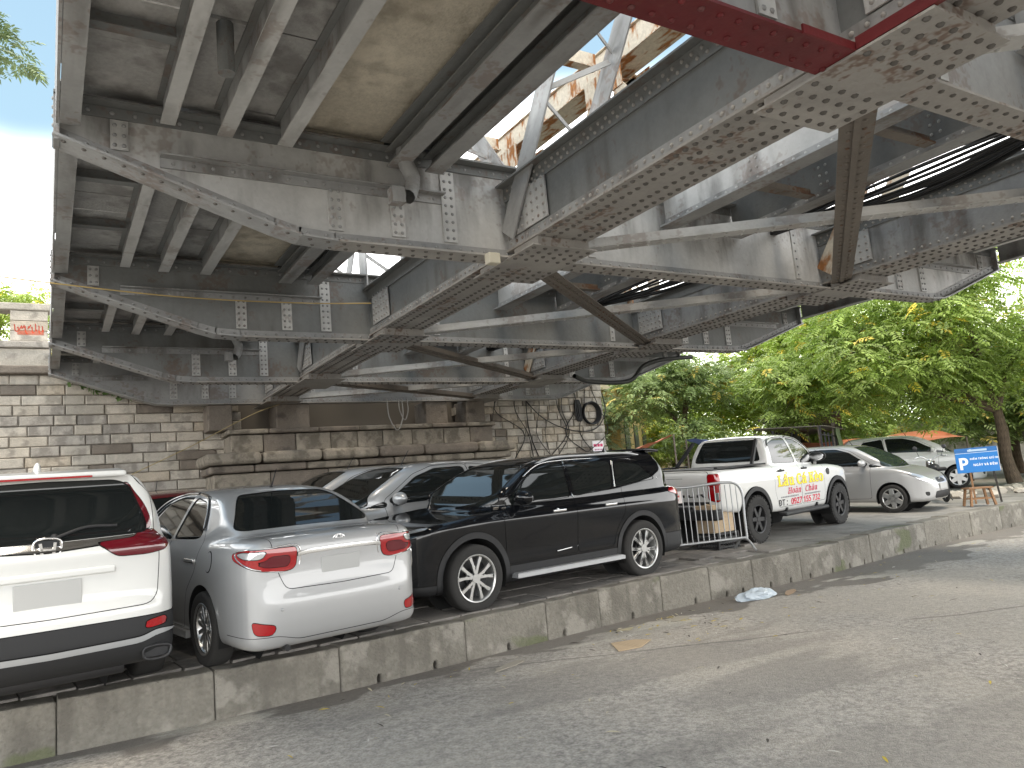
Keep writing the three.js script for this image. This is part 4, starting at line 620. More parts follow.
function wheelGeos(r, w, style) {
  const key = r + '|' + w + '|' + style.kind; if (wheelCache.has(key)) return wheelCache.get(key);
  const R = r * (style.rim || 0.68), hw = w / 2, pr = [[R - 0.012, -hw * 0.86], [R + 0.012, -hw * 0.95], [r * 0.86, -hw], [r * 0.955, -hw * 0.93], [r * 0.99, -hw * 0.72], [r, -hw * 0.3], [r, hw * 0.3], [r * 0.99, hw * 0.72], [r * 0.955, hw * 0.93], [r * 0.86, hw], [R + 0.012, hw * 0.95], [R - 0.012, hw * 0.86], [R - 0.02, 0], [R - 0.012, -hw * 0.86]].map(([a, b]) => new THREE.Vector2(a, b));
  const tyre = [new THREE.LatheGeometry(pr, 48).rotateX(Math.PI / 2)];
  const blocks = style.chunky ? 30 : 0; for (let k = 0; k < blocks; k++) for (const s of [-1, 1]) { const g = new THREE.BoxGeometry(0.05, 0.03, hw * 0.42); g.translate(0, r - 0.006, s * hw * 0.72); g.rotateZ((k + (s > 0 ? 0.5 : 0)) / blocks * Math.PI * 2); tyre.push(g); }
  const lip = [[R - 0.045, -hw * 0.2], [R - 0.02, hw * 0.62], [R - 0.006, hw * 0.84], [R + 0.006, hw * 0.93], [R - 0.004, hw * 0.96], [R - 0.018, hw * 0.86]].map(([a, b]) => new THREE.Vector2(a, b));
  const barrel = new THREE.LatheGeometry(lip, 40).rotateX(Math.PI / 2), spokes = [], z = hw * (style.z || 0.55);
  const spoke = (ang, w0, w1, r0, r1, skew, d = 0.022) => { const sh = new THREE.Shape(); sh.moveTo(r0, -w0 / 2); sh.lineTo(r1, skew - w1 / 2); sh.lineTo(r1, skew + w1 / 2); sh.lineTo(r0, w0 / 2); sh.closePath(); const g = new THREE.ExtrudeGeometry(sh, { depth: d, bevelEnabled: true, bevelThickness: 0.006, bevelSize: 0.004, bevelSegments: 1 }); g.translate(0, 0, z - d); g.rotateZ(ang); return g; };
  const n = style.n; for (let k = 0; k < n; k++) { const a = k / n * Math.PI * 2 + 0.3; if (style.kind === 'twin') { for (const s of [-1, 1]) spokes.push(spoke(a, 0.03, 0.034, 0.03, R - 0.012, s * 0.05)); } else if (style.kind === 'fork') { for (const s of [-1, 1]) { spokes.push(spoke(a, 0.03, 0.028, 0.03, R - 0.014, s * 0.07)); spokes.push(spoke(a + s * 0.17, 0.03, 0.018, R * 0.45, R - 0.014, s * 0.045)); } } else if (style.kind === 'cap') spokes.push(spoke(a, 0.11, 0.085, 0.02, R - 0.01, 0, 0.018)); else spokes.push(spoke(a, 0.07, 0.055, 0.03, R - 0.012, 0)); }
  const hub = new THREE.CylinderGeometry(R * 0.2, R * 0.24, 0.05, 20).rotateX(Math.PI / 2).translate(0, 0, z - 0.012), disc = new THREE.CylinderGeometry(R * 0.86, R * 0.86, 0.02, 28).rotateX(Math.PI / 2).translate(0, 0, -hw * 0.15);
  const out = { tyre: merge(tyre), rim: merge([barrel, ...spokes, hub]), back: merge([disc, new THREE.CylinderGeometry(R * 0.4, R * 0.4, 0.06, 20).rotateX(Math.PI / 2)]) }; wheelCache.set(key, out); return out;
}
function addWheels(car, S) {
  for (const x of [0, S.xf - S.xr]) for (const s of [1, -1]) { const g = sub('wheel', car); g.position.set(x, S.r, s * (S.track / 2)); if (s < 0) g.rotation.y = Math.PI; g.rotation.z = (x + s) * 0.7; const W = wheelGeos(S.r, S.tw || 0.2, S.wheel); mesh('tyre', W.tyre, M.tyre, g); mesh('rim', W.rim, S.wheel.mat || M.alloy, g); mesh('brake_disc', W.back, M.alloyDark, g); }
}
// region tests in car coordinates: x from the tail (0) to the nose (L), y up, z to the left
const R = {
  side: (p, s) => { const d = polyDist(roundPoly(p)); return (x, y, z) => Math.max(d(x, y), 0.28 - s * z); },
  rear: (p, xm) => { const d = polyDist(roundPoly(p)); return (x, y, z) => Math.max(d(z, y), x - xm); },
  rearHalf: (p, s, xm) => { const d = polyDist(roundPoly(p)); return (x, y, z) => Math.max(d(s * z, y), x - xm); },
  front: (p, xm) => { const d = polyDist(roundPoly(p)); return (x, y, z) => Math.max(d(z, y), xm - x); },
  wrapRear: (p, s, xm) => { const d = polyDist(roundPoly(p)); return (x, y, z) => Math.max(d(s * z + x, y), x - xm, 0.1 - s * z); },
  wrapFront: (p, s, L, xm) => { const d = polyDist(roundPoly(p)); return (x, y, z) => Math.max(d(s * z + (L - x), y), xm - x, 0.1 - s * z); },
  top: (p, ym, xm = -9) => { const d = polyDist(roundPoly(p)); return (x, y, z) => Math.max(d(x, z), ym - y, xm - x); },
};
const sym = (half) => [...half, ...half.slice().reverse().map(([z, y]) => [-z, y])];
function buildBody(S, car) {               // returns a handle for adding trim
  const k = new Skin(S), dx = S.xr; let rest = k.I; const made = {};
  // wheel openings
  for (const cx of [S.xr, S.xf]) { const r0 = S.arch; rest = k.split(rest, (x, y, z) => Math.max(Math.hypot(x - cx, y - S.r - 0.01) - r0, 0.3 - Math.abs(z)))[1]; }
  // dark inner shell that closes the shut lines, and wheel wells
  const inner = rest;
  const low = S.inner === false ? null : mesh('inner_shell', k.geo(inner, -0.014, dx), M.gap, car);
  for (const cx of [S.xr, S.xf]) for (const s of [1, -1]) { const r0 = S.arch + 0.002, hw = S.W / 2 - 0.04, g = new THREE.CylinderGeometry(r0, r0, 0.42, 28, 1, true, -Math.PI * 0.62, Math.PI * 1.24).rotateX(Math.PI / 2).rotateZ(Math.PI).translate(cx - dx, S.r + 0.01, s * (hw - 0.21)); const m = mesh('wheel_well', [g, new THREE.CircleGeometry(r0, 28).translate(cx - dx, S.r + 0.01, s * (hw - 0.42))], M.gap, car); }
  for (const c of S.cuts) {
    for (const s of c.both ? [1, -1] : [0]) {
      const f = c.both ? c.f(s) : c.f, gap = c.gap === undefined ? 0.003 : c.gap;
      const [a, b] = k.split(rest, (x, y, z) => f(x, y, z) + gap); rest = k.split(b, (x, y, z) => f(x, y, z) - gap)[1];
      if (!a.length) continue;
      const m = mesh(c.name, k.geo(a, c.off === undefined ? -0.002 : c.off, dx, c.uv), c.mat, c.parent ? (made[c.parent + (c.both ? s : '')] || car) : car); if (c.label) m.userData.label = c.label; made[c.key ? c.key + (c.both ? s : '') : c.name] = m; m.userData_I = a; made.I = made.I || {}; made.I[(c.key || c.name) + (c.both ? s : '')] = a;
    }
  }
  mesh('body', k.geo(rest, 0, dx), S.paint, car);
  for (const m of Object.values(made)) if (m.userData_I) delete m.userData_I;
  return { k, made, dx, S };
}
// place a car: rear-axle centre on the strip, heading as a direction on the ground
function placeCar(car, x, z, hx, hz, y0 = null) {
  const n = new THREE.Vector3(0, 1, SLOPE).normalize(), f = new THREE.Vector3(hx, 0, hz).normalize(); f.addScaledVector(n, -f.dot(n)).normalize(); const r = new THREE.Vector3().crossVectors(f, n);
  car.quaternion.setFromRotationMatrix(new THREE.Matrix4().makeBasis(f, n, r)); car.position.set(x, y0 === null ? groundY(z) : y0, z);
}
function handleOn(H, parent, x, y, s, mat, L = 0.2) { const z = H.k.sideZ(x, y) * s, g = new RoundedBoxGeometry(L, 0.035, 0.03, 2, 0.012).translate(x - H.dx, y, z + s * 0.022); mesh('handle', [g, new THREE.SphereGeometry(0.045, 12, 6).scale(1, 0.75, 0.25).translate(x - H.dx + 0.02, y, z + s * 0.001)], mat, parent); }
function mirrorOn(H, car, x, y, s, mat, sz = 1) { const z = H.k.sideZ(x, y - 0.02); const g = sub('wing_mirror', car); const shell = new THREE.SphereGeometry(1, 20, 12).scale(0.085 * sz, 0.075 * sz, 0.13 * sz); const p = shell.attributes.position; for (let i = 0; i < p.count; i++) if (p.getX(i) < -0.02) p.setX(i, -0.02); shell.computeVertexNormals(); mesh('shell', shell.translate(x - H.dx - 0.02, y + 0.05 * sz, s * (z + 0.1 * sz)), mat, g); mesh('stalk', new RoundedBoxGeometry(0.07, 0.035, 0.14, 1, 0.01).translate(x - H.dx, y - 0.01, s * (z + 0.03)), M.plastic, g); mesh('mirror_glass', new THREE.SphereGeometry(1, 16, 10).scale(0.004, 0.06 * sz, 0.105 * sz).translate(x - H.dx - 0.043, y + 0.05 * sz, s * (z + 0.1 * sz)), M.chrome, g); }
function onSide(H, pts, s, out = 0.004) { return pts.map(([x, y]) => [x - H.dx, y, s * (H.k.sideZ(x, y) + out)]); }
function onRear(H, pts, out = 0.004) { return pts.map(([z, y]) => [H.k.rearX(y, z) - out - H.dx, y, z]); }
// ---------------------------------------------------------------- silver sedan, seen from behind
function makeSedan(name, label, paintMat, cell = 0.024) {
  const car = thing(name, label, 'car'); const L = 4.4;
  const S = { L, W: 1.72, H: 1.48, xr: 1.02, xf: 3.57, r: 0.31, arch: 0.355, track: 1.49, tw: 0.19, cell, paint: paintMat, kl: 0.09, ku: 0.07, kj: 0.035, wheel: { kind: 'twin', n: 7, rim: 0.68 },
    lower: { side: [[0.10, 0.22], [0.03, 0.30], [-0.01, 0.42], [-0.02, 0.56], [0.03, 0.66], [0.055, 0.80], [0.05, 0.98], [0.10, 1.07], [0.5, 1.085], [1.2, 1.02], [2.2, 0.98], [3.2, 0.97], [3.55, 0.94], [4.05, 0.80], [4.32, 0.66], [4.41, 0.50], [4.41, 0.32], [4.28, 0.19], [3.4, 0.18], [0.8, 0.19], [0.3, 0.2]],
      plan: [[-0.02, 0], [-0.015, 0.45], [0.03, 0.66], [0.16, 0.80], [0.5, 0.855], [1.2, 0.865], [3.2, 0.865], [3.9, 0.83], [4.2, 0.72], [4.36, 0.5], [4.41, 0.2], [4.41, 0]],
      sect: [[0.14, 0], [0.16, 0.74], [0.26, 0.825], [0.45, 0.85], [0.68, 0.862], [0.80, 0.855], [0.93, 0.825], [1.02, 0.775], [1.10, 0.66], [1.13, 0]] },
    upper: { side: [[0.3, 0.8], [0.50, 1.03], [0.66, 1.10], [1.02, 1.33], [1.32, 1.44], [1.75, 1.478], [2.2, 1.478], [2.62, 1.42], [2.9, 1.30], [3.52, 0.95], [3.5, 0.8]],
      plan: [[0.35, 0], [0.42, 0.45], [0.7, 0.68], [1.2, 0.85], [2.8, 0.85], [3.2, 0.72], [3.45, 0.5], [3.55, 0]],
      sect: [[0.8, 0], [0.8, 0.83], [0.98, 0.80], [1.16, 0.70], [1.36, 0.585], [1.43, 0.48], [1.475, 0.3], [1.485, 0]] } };
  const win = (p) => ({ both: true, name: 'side_window', f: (s) => R.side(p, s), mat: M.glass, off: -0.008, gap: 0.004 });
  S.cuts = [
    { name: 'rear_window', f: R.rear(sym([[0.02, 1.405], [0.42, 1.39], [0.50, 1.33], [0.66, 1.125], [0.6, 1.105], [0.02, 1.11]]), 1.5), mat: M.glass, off: -0.006, gap: 0.004 },
    { name: 'windshield', f: R.front(sym([[0.02, 1.42], [0.46, 1.40], [0.53, 1.33], [0.69, 1.03], [0.6, 0.99], [0.02, 0.985]]), 2.4), mat: M.glassGreen, off: -0.006, gap: 0.004 },
    win([[1.20, 1.06], [1.30, 1.20], [1.52, 1.345], [1.86, 1.385], [1.90, 1.025], [1.35, 1.035]]), win([[1.96, 1.02], [1.93, 1.385], [2.3, 1.385], [2.62, 1.315], [3.02, 1.06], [2.98, 1.0]]),
    { both: true, name: 'clear_lens', f: (s) => R.wrapRear([[0.70, 0.968], [1.02, 0.968], [1.12, 0.948], [0.98, 0.915], [0.76, 0.908]], s, 0.62), mat: M.clearLens, off: 0.004 },
    { both: true, name: 'brake_lens', f: (s) => R.wrapRear([[0.50, 0.925], [0.68, 0.925], [0.72, 0.895], [0.84, 0.885], [0.74, 0.845], [0.52, 0.835]], s, 0.62), mat: M.redLensDark, off: 0.004, gap: 0.002 },
    { both: true, name: 'tail_light', key: 'lamp', f: (s) => R.wrapRear([[0.44, 0.985], [1.02, 0.985], [1.20, 0.95], [1.17, 0.905], [0.78, 0.82], [0.55, 0.80], [0.46, 0.82]], s, 0.62), mat: M.redLens, off: 0.003 },
    { name: 'boot_garnish', f: R.rear(sym([[0.02, 0.955], [0.3, 0.95], [0.45, 0.925], [0.45, 0.90], [0.3, 0.915], [0.02, 0.92]]), 0.4), mat: M.chrome, off: 0.012, gap: 0.001 },
    { name: 'boot_lid', f: R.rear(sym([[0.02, 1.2], [0.62, 1.2], [0.60, 1.0], [0.56, 0.80], [0.50, 0.665], [0.02, 0.655]]), 0.55), mat: paintMat, off: 0, gap: 0.003 },
    { both: true, name: 'rear_reflector', f: (s) => R.wrapRear([[0.62, 0.41], [0.90, 0.45], [0.86, 0.345], [0.66, 0.335]], s, 0.4), mat: M.redLens, off: 0.002 },
    { name: 'rear_lip', f: (x, y, z) => Math.max(y - 0.275 + 0.05 * sstep(0.35, 0.62, Math.abs(z)) * -1, x - 0.5), mat: paintMat, off: 0.004, gap: 0.0015 },
    { both: true, name: 'head_light', f: (s) => R.wrapFront([[0.45, 0.74], [0.85, 0.82], [1.3, 0.86], [1.25, 0.76], [0.75, 0.63], [0.45, 0.62]], s, L, 3.6), mat: M.clearLens, off: 0.002 },
    { name: 'grille', f: R.front(sym([[0.02, 0.68], [0.42, 0.66], [0.48, 0.32], [0.02, 0.30]]), 4.1), mat: M.plastic, off: -0.01 },
    { both: true, name: 'door', key: 'rear_door', f: (s) => R.side([[1.10, 1.04], [1.28, 1.24], [1.5, 1.385], [1.9, 1.42], [1.945, 1.0], [1.95, 0.27], [1.52, 0.27], [1.40, 0.60], [1.18, 0.78]], s), mat: paintMat, off: 0 },
    { both: true, name: 'door', key: 'front_door', f: (s) => R.side([[1.955, 1.42], [2.3, 1.42], [2.66, 1.345], [3.12, 1.03], [3.10, 0.3], [1.965, 0.27]], s), mat: paintMat, off: 0 },
    { both: true, name: 'fuel_flap', f: (s) => (x, y, z) => s > 0 ? 9 : Math.max(Math.hypot(x - 0.86, (y - 0.87) * 0.9) - 0.075, 0.3 + z), mat: paintMat, off: 0.004, gap: 0.004 },
  ];
  const H = buildBody(S, car); addWheels(car, S);
  // chrome frames of the tail lamps, clear inner bands
  for (const s of [1, -1]) {
    const P = H.k, lamp = H.made['lamp' + s], pt = (u, y) => { for (let z = Math.min(u, 0.9); z > 0.1; z -= 0.005) { const x = P.rearX(y, s * z); if (z + x <= u) return [x - H.dx - 0.005, y, s * (z + 0.004)]; } return [0, y, s * u]; };
    const ring = [[0.44, 0.985], [0.7, 0.99], [1.0, 0.985], [1.15, 0.955], [1.12, 0.915], [0.9, 0.852], [0.7, 0.815], [0.5, 0.80], [0.445, 0.83]].map(([u, y]) => pt(u, y));
    mesh('chrome_rim', tube(ring, 0.007, 60, 5, true), M.chrome, lamp);
    for (const [x, y] of [[1.32, 0.86], [2.18, 0.84]]) handleOn(H, H.made[(x < 1.9 ? 'rear_door' : 'front_door') + s] || car, x, y, s, M.chrome, 0.24);
    mirrorOn(H, car, 2.92, 1.0, s, paintMat);
    for (const l of [[[1.2, 1.12], [1.36, 1.29], [1.55, 1.375], [1.9, 1.415]], [[1.95, 1.415], [2.3, 1.41], [2.64, 1.335], [2.95, 1.14]]]) mesh('rain_visor', tube(onSide(H, l, s, 0.012), 0.018, 24, 5), M.darkLens, car);
    mesh('window_trim', tube(onSide(H, [[1.2, 1.035], [1.6, 1.02], [2.2, 1.005], [2.98, 0.985]], s, 0.003), 0.007, 30, 5), M.chrome, car);
    mesh('parking_sensor', new THREE.SphereGeometry(0.014, 8, 6).translate(H.k.rearX(0.52, s * 0.55) - H.dx, 0.52, s * 0.55), paintMat, car);
  }
  const px = H.k.rearX(0.8, 0) - H.dx; mesh('plate_recess', B(px - 0.004, px + 0.05, 0.70, 0.90, -0.30, 0.30), M.paintGrey, H.made.boot_lid); mesh('licence_plate', new RoundedBoxGeometry(0.012, 0.17, 0.36, 1, 0.004).translate(px - 0.014, 0.79, 0), M.plate, H.made.boot_lid);
  const ex = H.k.rearX(1.0, 0) - H.dx - 0.008, el = (a, b, t) => { const g = new THREE.TorusGeometry(1, t, 8, 28).scale(a, b, 0.012).rotateY(Math.PI / 2); return g.translate(ex, 1.005, 0); };
  mesh('badge', [el(0.052, 0.034, 0.12), el(0.02, 0.032, 0.22), el(0.038, 0.013, 0.25).translate(0, 0.013, 0)], M.chrome, H.made.boot_lid);
  mesh('sticker', B(ex - 0.001 + 0.012, ex + 0.004 + 0.012, 0.985, 1.025, -0.34, -0.29), plain(0.6, 0.03, 0.03, 0.5), H.made.boot_lid);
  if (TXT) { const g = TXT('VIOS', 0.045, 0.006); g.rotateY(-Math.PI / 2); mesh('model_lettering', g.translate(H.k.rearX(0.99, 0.42) - H.dx - 0.01, 0.965, 0.36), M.chrome, H.made.boot_lid); }
  const ty = H.k.topY(1.5, 0); mesh('antenna', [cyl([1.42 - H.dx, ty - 0.03, 0], [1.40 - H.dx, ty + 0.01, 0], 0.022, 0.016), cyl([1.40 - H.dx, ty, 0], [1.27 - H.dx, ty + 0.17, 0], 0.008, 0.004, 6)], M.plastic, car);
  mesh('sill', [B(1.42 - H.dx, 3.15 - H.dx, 0.19, 0.25, 0.74, 0.842), B(1.42 - H.dx, 3.15 - H.dx, 0.19, 0.25, -0.842, -0.74)], paintMat, car);
  mesh('exhaust_pipe', cyl([0.05 - H.dx, 0.22, -0.5], [0.5 - H.dx, 0.24, -0.5], 0.025), M.alloyDark, car);
  mesh('underbody', B(0.35 - H.dx, 4.1 - H.dx, 0.20, 0.26, -0.62, 0.62), M.gap, car);
  return car;
}
// ---------------------------------------------------------------- white crossover, seen from behind
function makeCrossover(name, label, paintMat) {
  const car = thing(name, label, 'car'), L = 4.59;
  const S = { L, W: 1.86, H: 1.69, xr: 0.99, xf: 3.65, r: 0.36, arch: 0.415, track: 1.6, tw: 0.235, cell: 0.026, paint: paintMat, kl: 0.10, ku: 0.08, kj: 0.05, wheel: { kind: 'spoke', n: 5, rim: 0.68 },
    lower: { side: [[0.16, 0.26], [0.06, 0.34], [0.0, 0.44], [-0.01, 0.58], [0.0, 0.68], [0.06, 0.74], [0.07, 0.95], [0.05, 1.10], [0.12, 1.17], [0.4, 1.17], [2.6, 1.12], [3.4, 1.09], [4.15, 0.98], [4.45, 0.84], [4.57, 0.66], [4.59, 0.46], [4.5, 0.28], [4.3, 0.21], [0.5, 0.21]],
      plan: [[-0.01, 0], [0.0, 0.5], [0.05, 0.72], [0.18, 0.86], [0.5, 0.915], [1.2, 0.925], [3.5, 0.925], [4.1, 0.88], [4.4, 0.74], [4.56, 0.5], [4.59, 0]],
      sect: [[0.16, 0], [0.2, 0.80], [0.3, 0.88], [0.5, 0.915], [0.75, 0.925], [0.95, 0.91], [1.08, 0.885], [1.15, 0.83], [1.2, 0.7], [1.22, 0]] },
    upper: { side: [[0.1, 0.95], [0.09, 1.12], [0.22, 1.38], [0.30, 1.55], [0.24, 1.625], [0.36, 1.66], [0.9, 1.69], [1.7, 1.69], [2.4, 1.65], [2.75, 1.56], [3.5, 1.09], [3.4, 0.95]],
      plan: [[0.09, 0], [0.1, 0.5], [0.16, 0.68], [0.4, 0.88], [2.7, 0.9], [3.2, 0.78], [3.45, 0.5], [3.52, 0]],
      sect: [[0.9, 0], [0.9, 0.91], [1.12, 0.87], [1.3, 0.80], [1.52, 0.70], [1.61, 0.62], [1.67, 0.45], [1.70, 0]] } };
  S.cuts = [
    { name: 'rear_window', f: R.rear(sym([[0.02, 1.585], [0.48, 1.575], [0.57, 1.53], [0.665, 1.25], [0.66, 1.185], [0.02, 1.175]]), 0.6), mat: M.glass, off: -0.006, gap: 0.005 },
    { both: true, name: 'tail_light', key: 'pillar_lamp', label: 'dark red upright tail lamp beside the rear window', f: (s) => R.wrapRear([[0.80, 1.56], [0.86, 1.55], [0.92, 1.22], [0.85, 1.20], [0.745, 1.215], [0.70, 1.25]], s, 0.55), mat: M.redLensDark, off: 0.004 },
    { both: true, name: 'tail_light', key: 'low_lamp', label: 'dark red hooked tail lamp on the tailgate corner', f: (s) => R.wrapRear([[0.38, 1.14], [0.7, 1.155], [0.76, 1.20], [0.96, 1.20], [1.02, 1.12], [0.92, 1.05], [0.72, 1.03], [0.5, 1.035]], s, 0.45), mat: M.redLensDark, off: 0.008 },
    { name: 'chrome_bar', f: R.rear(sym([[0.02, 1.165], [0.66, 1.175], [0.66, 1.155], [0.3, 1.12], [0.02, 1.105]]), 0.4), mat: M.chrome, off: 0.006 },
    { both: true, name: 'rear_reflector', f: (s) => R.rearHalf([[0.62, 0.565], [0.78, 0.585], [0.79, 0.52], [0.62, 0.505]], s, 0.3), mat: M.redLens, off: 0.006 },
    { name: 'tailgate', f: R.rear(sym([[0.02, 1.8], [0.70, 1.8], [0.74, 1.0], [0.72, 0.74], [0.66, 0.68], [0.02, 0.67]]), 0.30), mat: paintMat, off: 0, gap: 0.003 },
    { both: true, name: 'side_window', f: (s) => R.side([[0.66, 1.22], [0.82, 1.48], [1.2, 1.55], [1.24, 1.18]], s), mat: M.glass, off: -0.006 }, { both: true, name: 'side_window', f: (s) => R.side([[1.32, 1.18], [1.30, 1.56], [2.0, 1.56], [2.02, 1.17]], s), mat: M.glass, off: -0.006 }, { both: true, name: 'side_window', f: (s) => R.side([[2.1, 1.17], [2.08, 1.56], [2.45, 1.53], [2.72, 1.43], [3.08, 1.18], [3.0, 1.14]], s), mat: M.glass, off: -0.006 },
    { name: 'windshield', f: R.front(sym([[0.02, 1.58], [0.6, 1.54], [0.74, 1.17], [0.02, 1.13]]), 2.4), mat: M.glass, off: -0.006 },
    { name: 'silver_strip', f: R.rear(sym([[0.02, 0.455], [0.60, 0.465], [0.70, 0.50], [0.86, 0.48], [0.86, 0.455], [0.7, 0.455], [0.60, 0.42], [0.02, 0.41]]), 0.5), mat: M.silverPlastic, off: 0.016 },
    { name: 'lower_cladding', f: (x, y, z) => y - (x < 0.6 ? 0.60 : 0.40), mat: M.plastic, off: 0.006 },
    ...[S.xr, S.xf].map((cx) => ({ both: true, name: 'arch_trim', key: 'arch' + cx, f: (s) => (x, y, z) => Math.max(Math.hypot(x - cx, y - 0.37) - 0.475, 0.3 - s * z), mat: M.plastic, off: 0.008 })),
    { both: true, name: 'door', f: (s) => R.side([[1.22, 1.12], [1.26, 1.6], [2.03, 1.6], [2.06, 0.42], [1.5, 0.42], [1.4, 0.75]], s), mat: paintMat, off: 0 }, { both: true, name: 'door', f: (s) => R.side([[2.07, 1.6], [2.46, 1.57], [2.75, 1.46], [3.2, 1.14], [3.2, 0.42], [2.08, 0.42]], s), mat: paintMat, off: 0 },
    { both: true, name: 'head_light', f: (s) => R.wrapFront([[0.4, 0.86], [1.2, 0.98], [1.1, 0.86], [0.4, 0.76]], s, L, 3.8), mat: M.clearLens, off: 0.002 },
  ];
  const H = buildBody(S, car), k = H.k, X = (x) => x - H.dx; addWheels(car, S);
  const tg = H.made.tailgate;
  // emblem: a framed H in bright metal
  { const ex = X(k.rearX(1.13, 0)) - 0.016, out = []; const fr = [[0.078, 0.058], [0.06, -0.058], [-0.06, -0.058], [-0.078, 0.058]].map(([z, y]) => [ex, 1.13 + y, z]); out.push(tube(fr, 0.009, 60, 6, true)); for (const s of [1, -1]) out.push(bar([ex - 0.004, 1.175, s * 0.046], [ex - 0.004, 1.085, s * 0.034], 0.02, 0.016, [1, 0, 0])); out.push(B(ex - 0.012, ex + 0.004, 1.118, 1.136, -0.04, 0.04)); mesh('badge', out, M.chrome, tg); mesh('badge_back', B(ex + 0.004, ex + 0.014, 1.075, 1.19, -0.075, 0.075), M.plastic, tg); }
  const px = X(k.rearX(0.82, 0)); mesh('plate_hood', new RoundedBoxGeometry(0.04, 0.05, 0.86, 2, 0.015).translate(px - 0.006, 0.955, 0), paintMat, tg);
  mesh('licence_plate', new RoundedBoxGeometry(0.012, 0.20, 0.42, 1, 0.004).translate(px - 0.012, 0.815, 0.0), M.plate, tg);
  mesh('model_lettering', [0, 1, 2, 3].map((q) => new THREE.BoxGeometry(0.008, 0.024, 0.026).translate(X(k.rearX(0.85, 0.56)) - 0.004, 0.80, 0.50 + q * 0.032)), M.alloyDark, tg);
  mesh('wiper', [tube([[X(k.rearX(1.2, 0.05)) - 0.02, 1.2, 0.05], [X(k.rearX(1.27, 0.25)) - 0.02, 1.255, 0.25], [X(k.rearX(1.27, 0.5)) - 0.02, 1.25, 0.46]], 0.012, 20, 5), new THREE.SphereGeometry(0.03, 10, 8).translate(X(k.rearX(1.2, 0.05)), 1.2, 0.05)], M.plastic, car);
  mesh('spoiler', boxUV(new RoundedBoxGeometry(0.24, 0.045, 1.08, 4, 0.022).rotateZ(0.10).translate(X(0.31), 1.632, 0)), paintMat, car);
  mesh('brake_lamp', B(X(0.168), X(0.176), 1.604, 1.618, -0.3, 0.3), M.redLens, car);
  const ty = k.topY(0.8, 0); mesh('shark_fin_antenna', (() => { const g = new THREE.SphereGeometry(1, 16, 12).scale(0.11, 0.075, 0.03), p = g.attributes.position; for (let i = 0; i < p.count; i++) p.setX(i, p.getX(i) - Math.max(0, p.getY(i)) * 0.9); g.computeVertexNormals(); return g; })().translate(X(0.8), ty - 0.005, 0), paintMat, car);
  for (const s of [1, -1]) {
    mesh('exhaust_trim', [tube([[X(0.06), 0.30, s * 0.62], [X(0.055), 0.30, s * 0.78], [X(0.06), 0.36, s * 0.80], [X(0.06), 0.365, s * 0.62]], 0.012, 40, 6, true), B(X(0.075), X(0.09), 0.30, 0.36, Math.min(s * 0.62, s * 0.79), Math.max(s * 0.62, s * 0.79))], M.alloyDark, car);
    mesh('roof_rail', tube([[X(0.55), k.topY(0.55, 0.6) - 0.01, s * 0.6], [X(0.8), k.topY(0.8, 0.61) + 0.03, s * 0.61], [X(2.2), k.topY(2.2, 0.61) + 0.03, s * 0.61], [X(2.45), k.topY(2.45, 0.6) - 0.01, s * 0.6]], 0.014, 30, 6), M.plastic, car);
    mirrorOn(H, car, 2.95, 1.15, s, paintMat, 1.15);
  }
  mesh('silencer', [cyl([X(0.25), 0.27, -0.55], [X(0.25), 0.27, 0.5], 0.075, 0.075, 14), tube([[X(0.3), 0.27, 0.1], [X(0.5), 0.3, 0.2], [X(0.9), 0.3, 0.1], [X(1.6), 0.28, 0.05]], 0.03, 24, 8)], M.alloyDark, car);
  mesh('underbody', B(X(0.5), X(4.2), 0.24, 0.3, -0.62, 0.62), M.gap, car);
  return car;
}
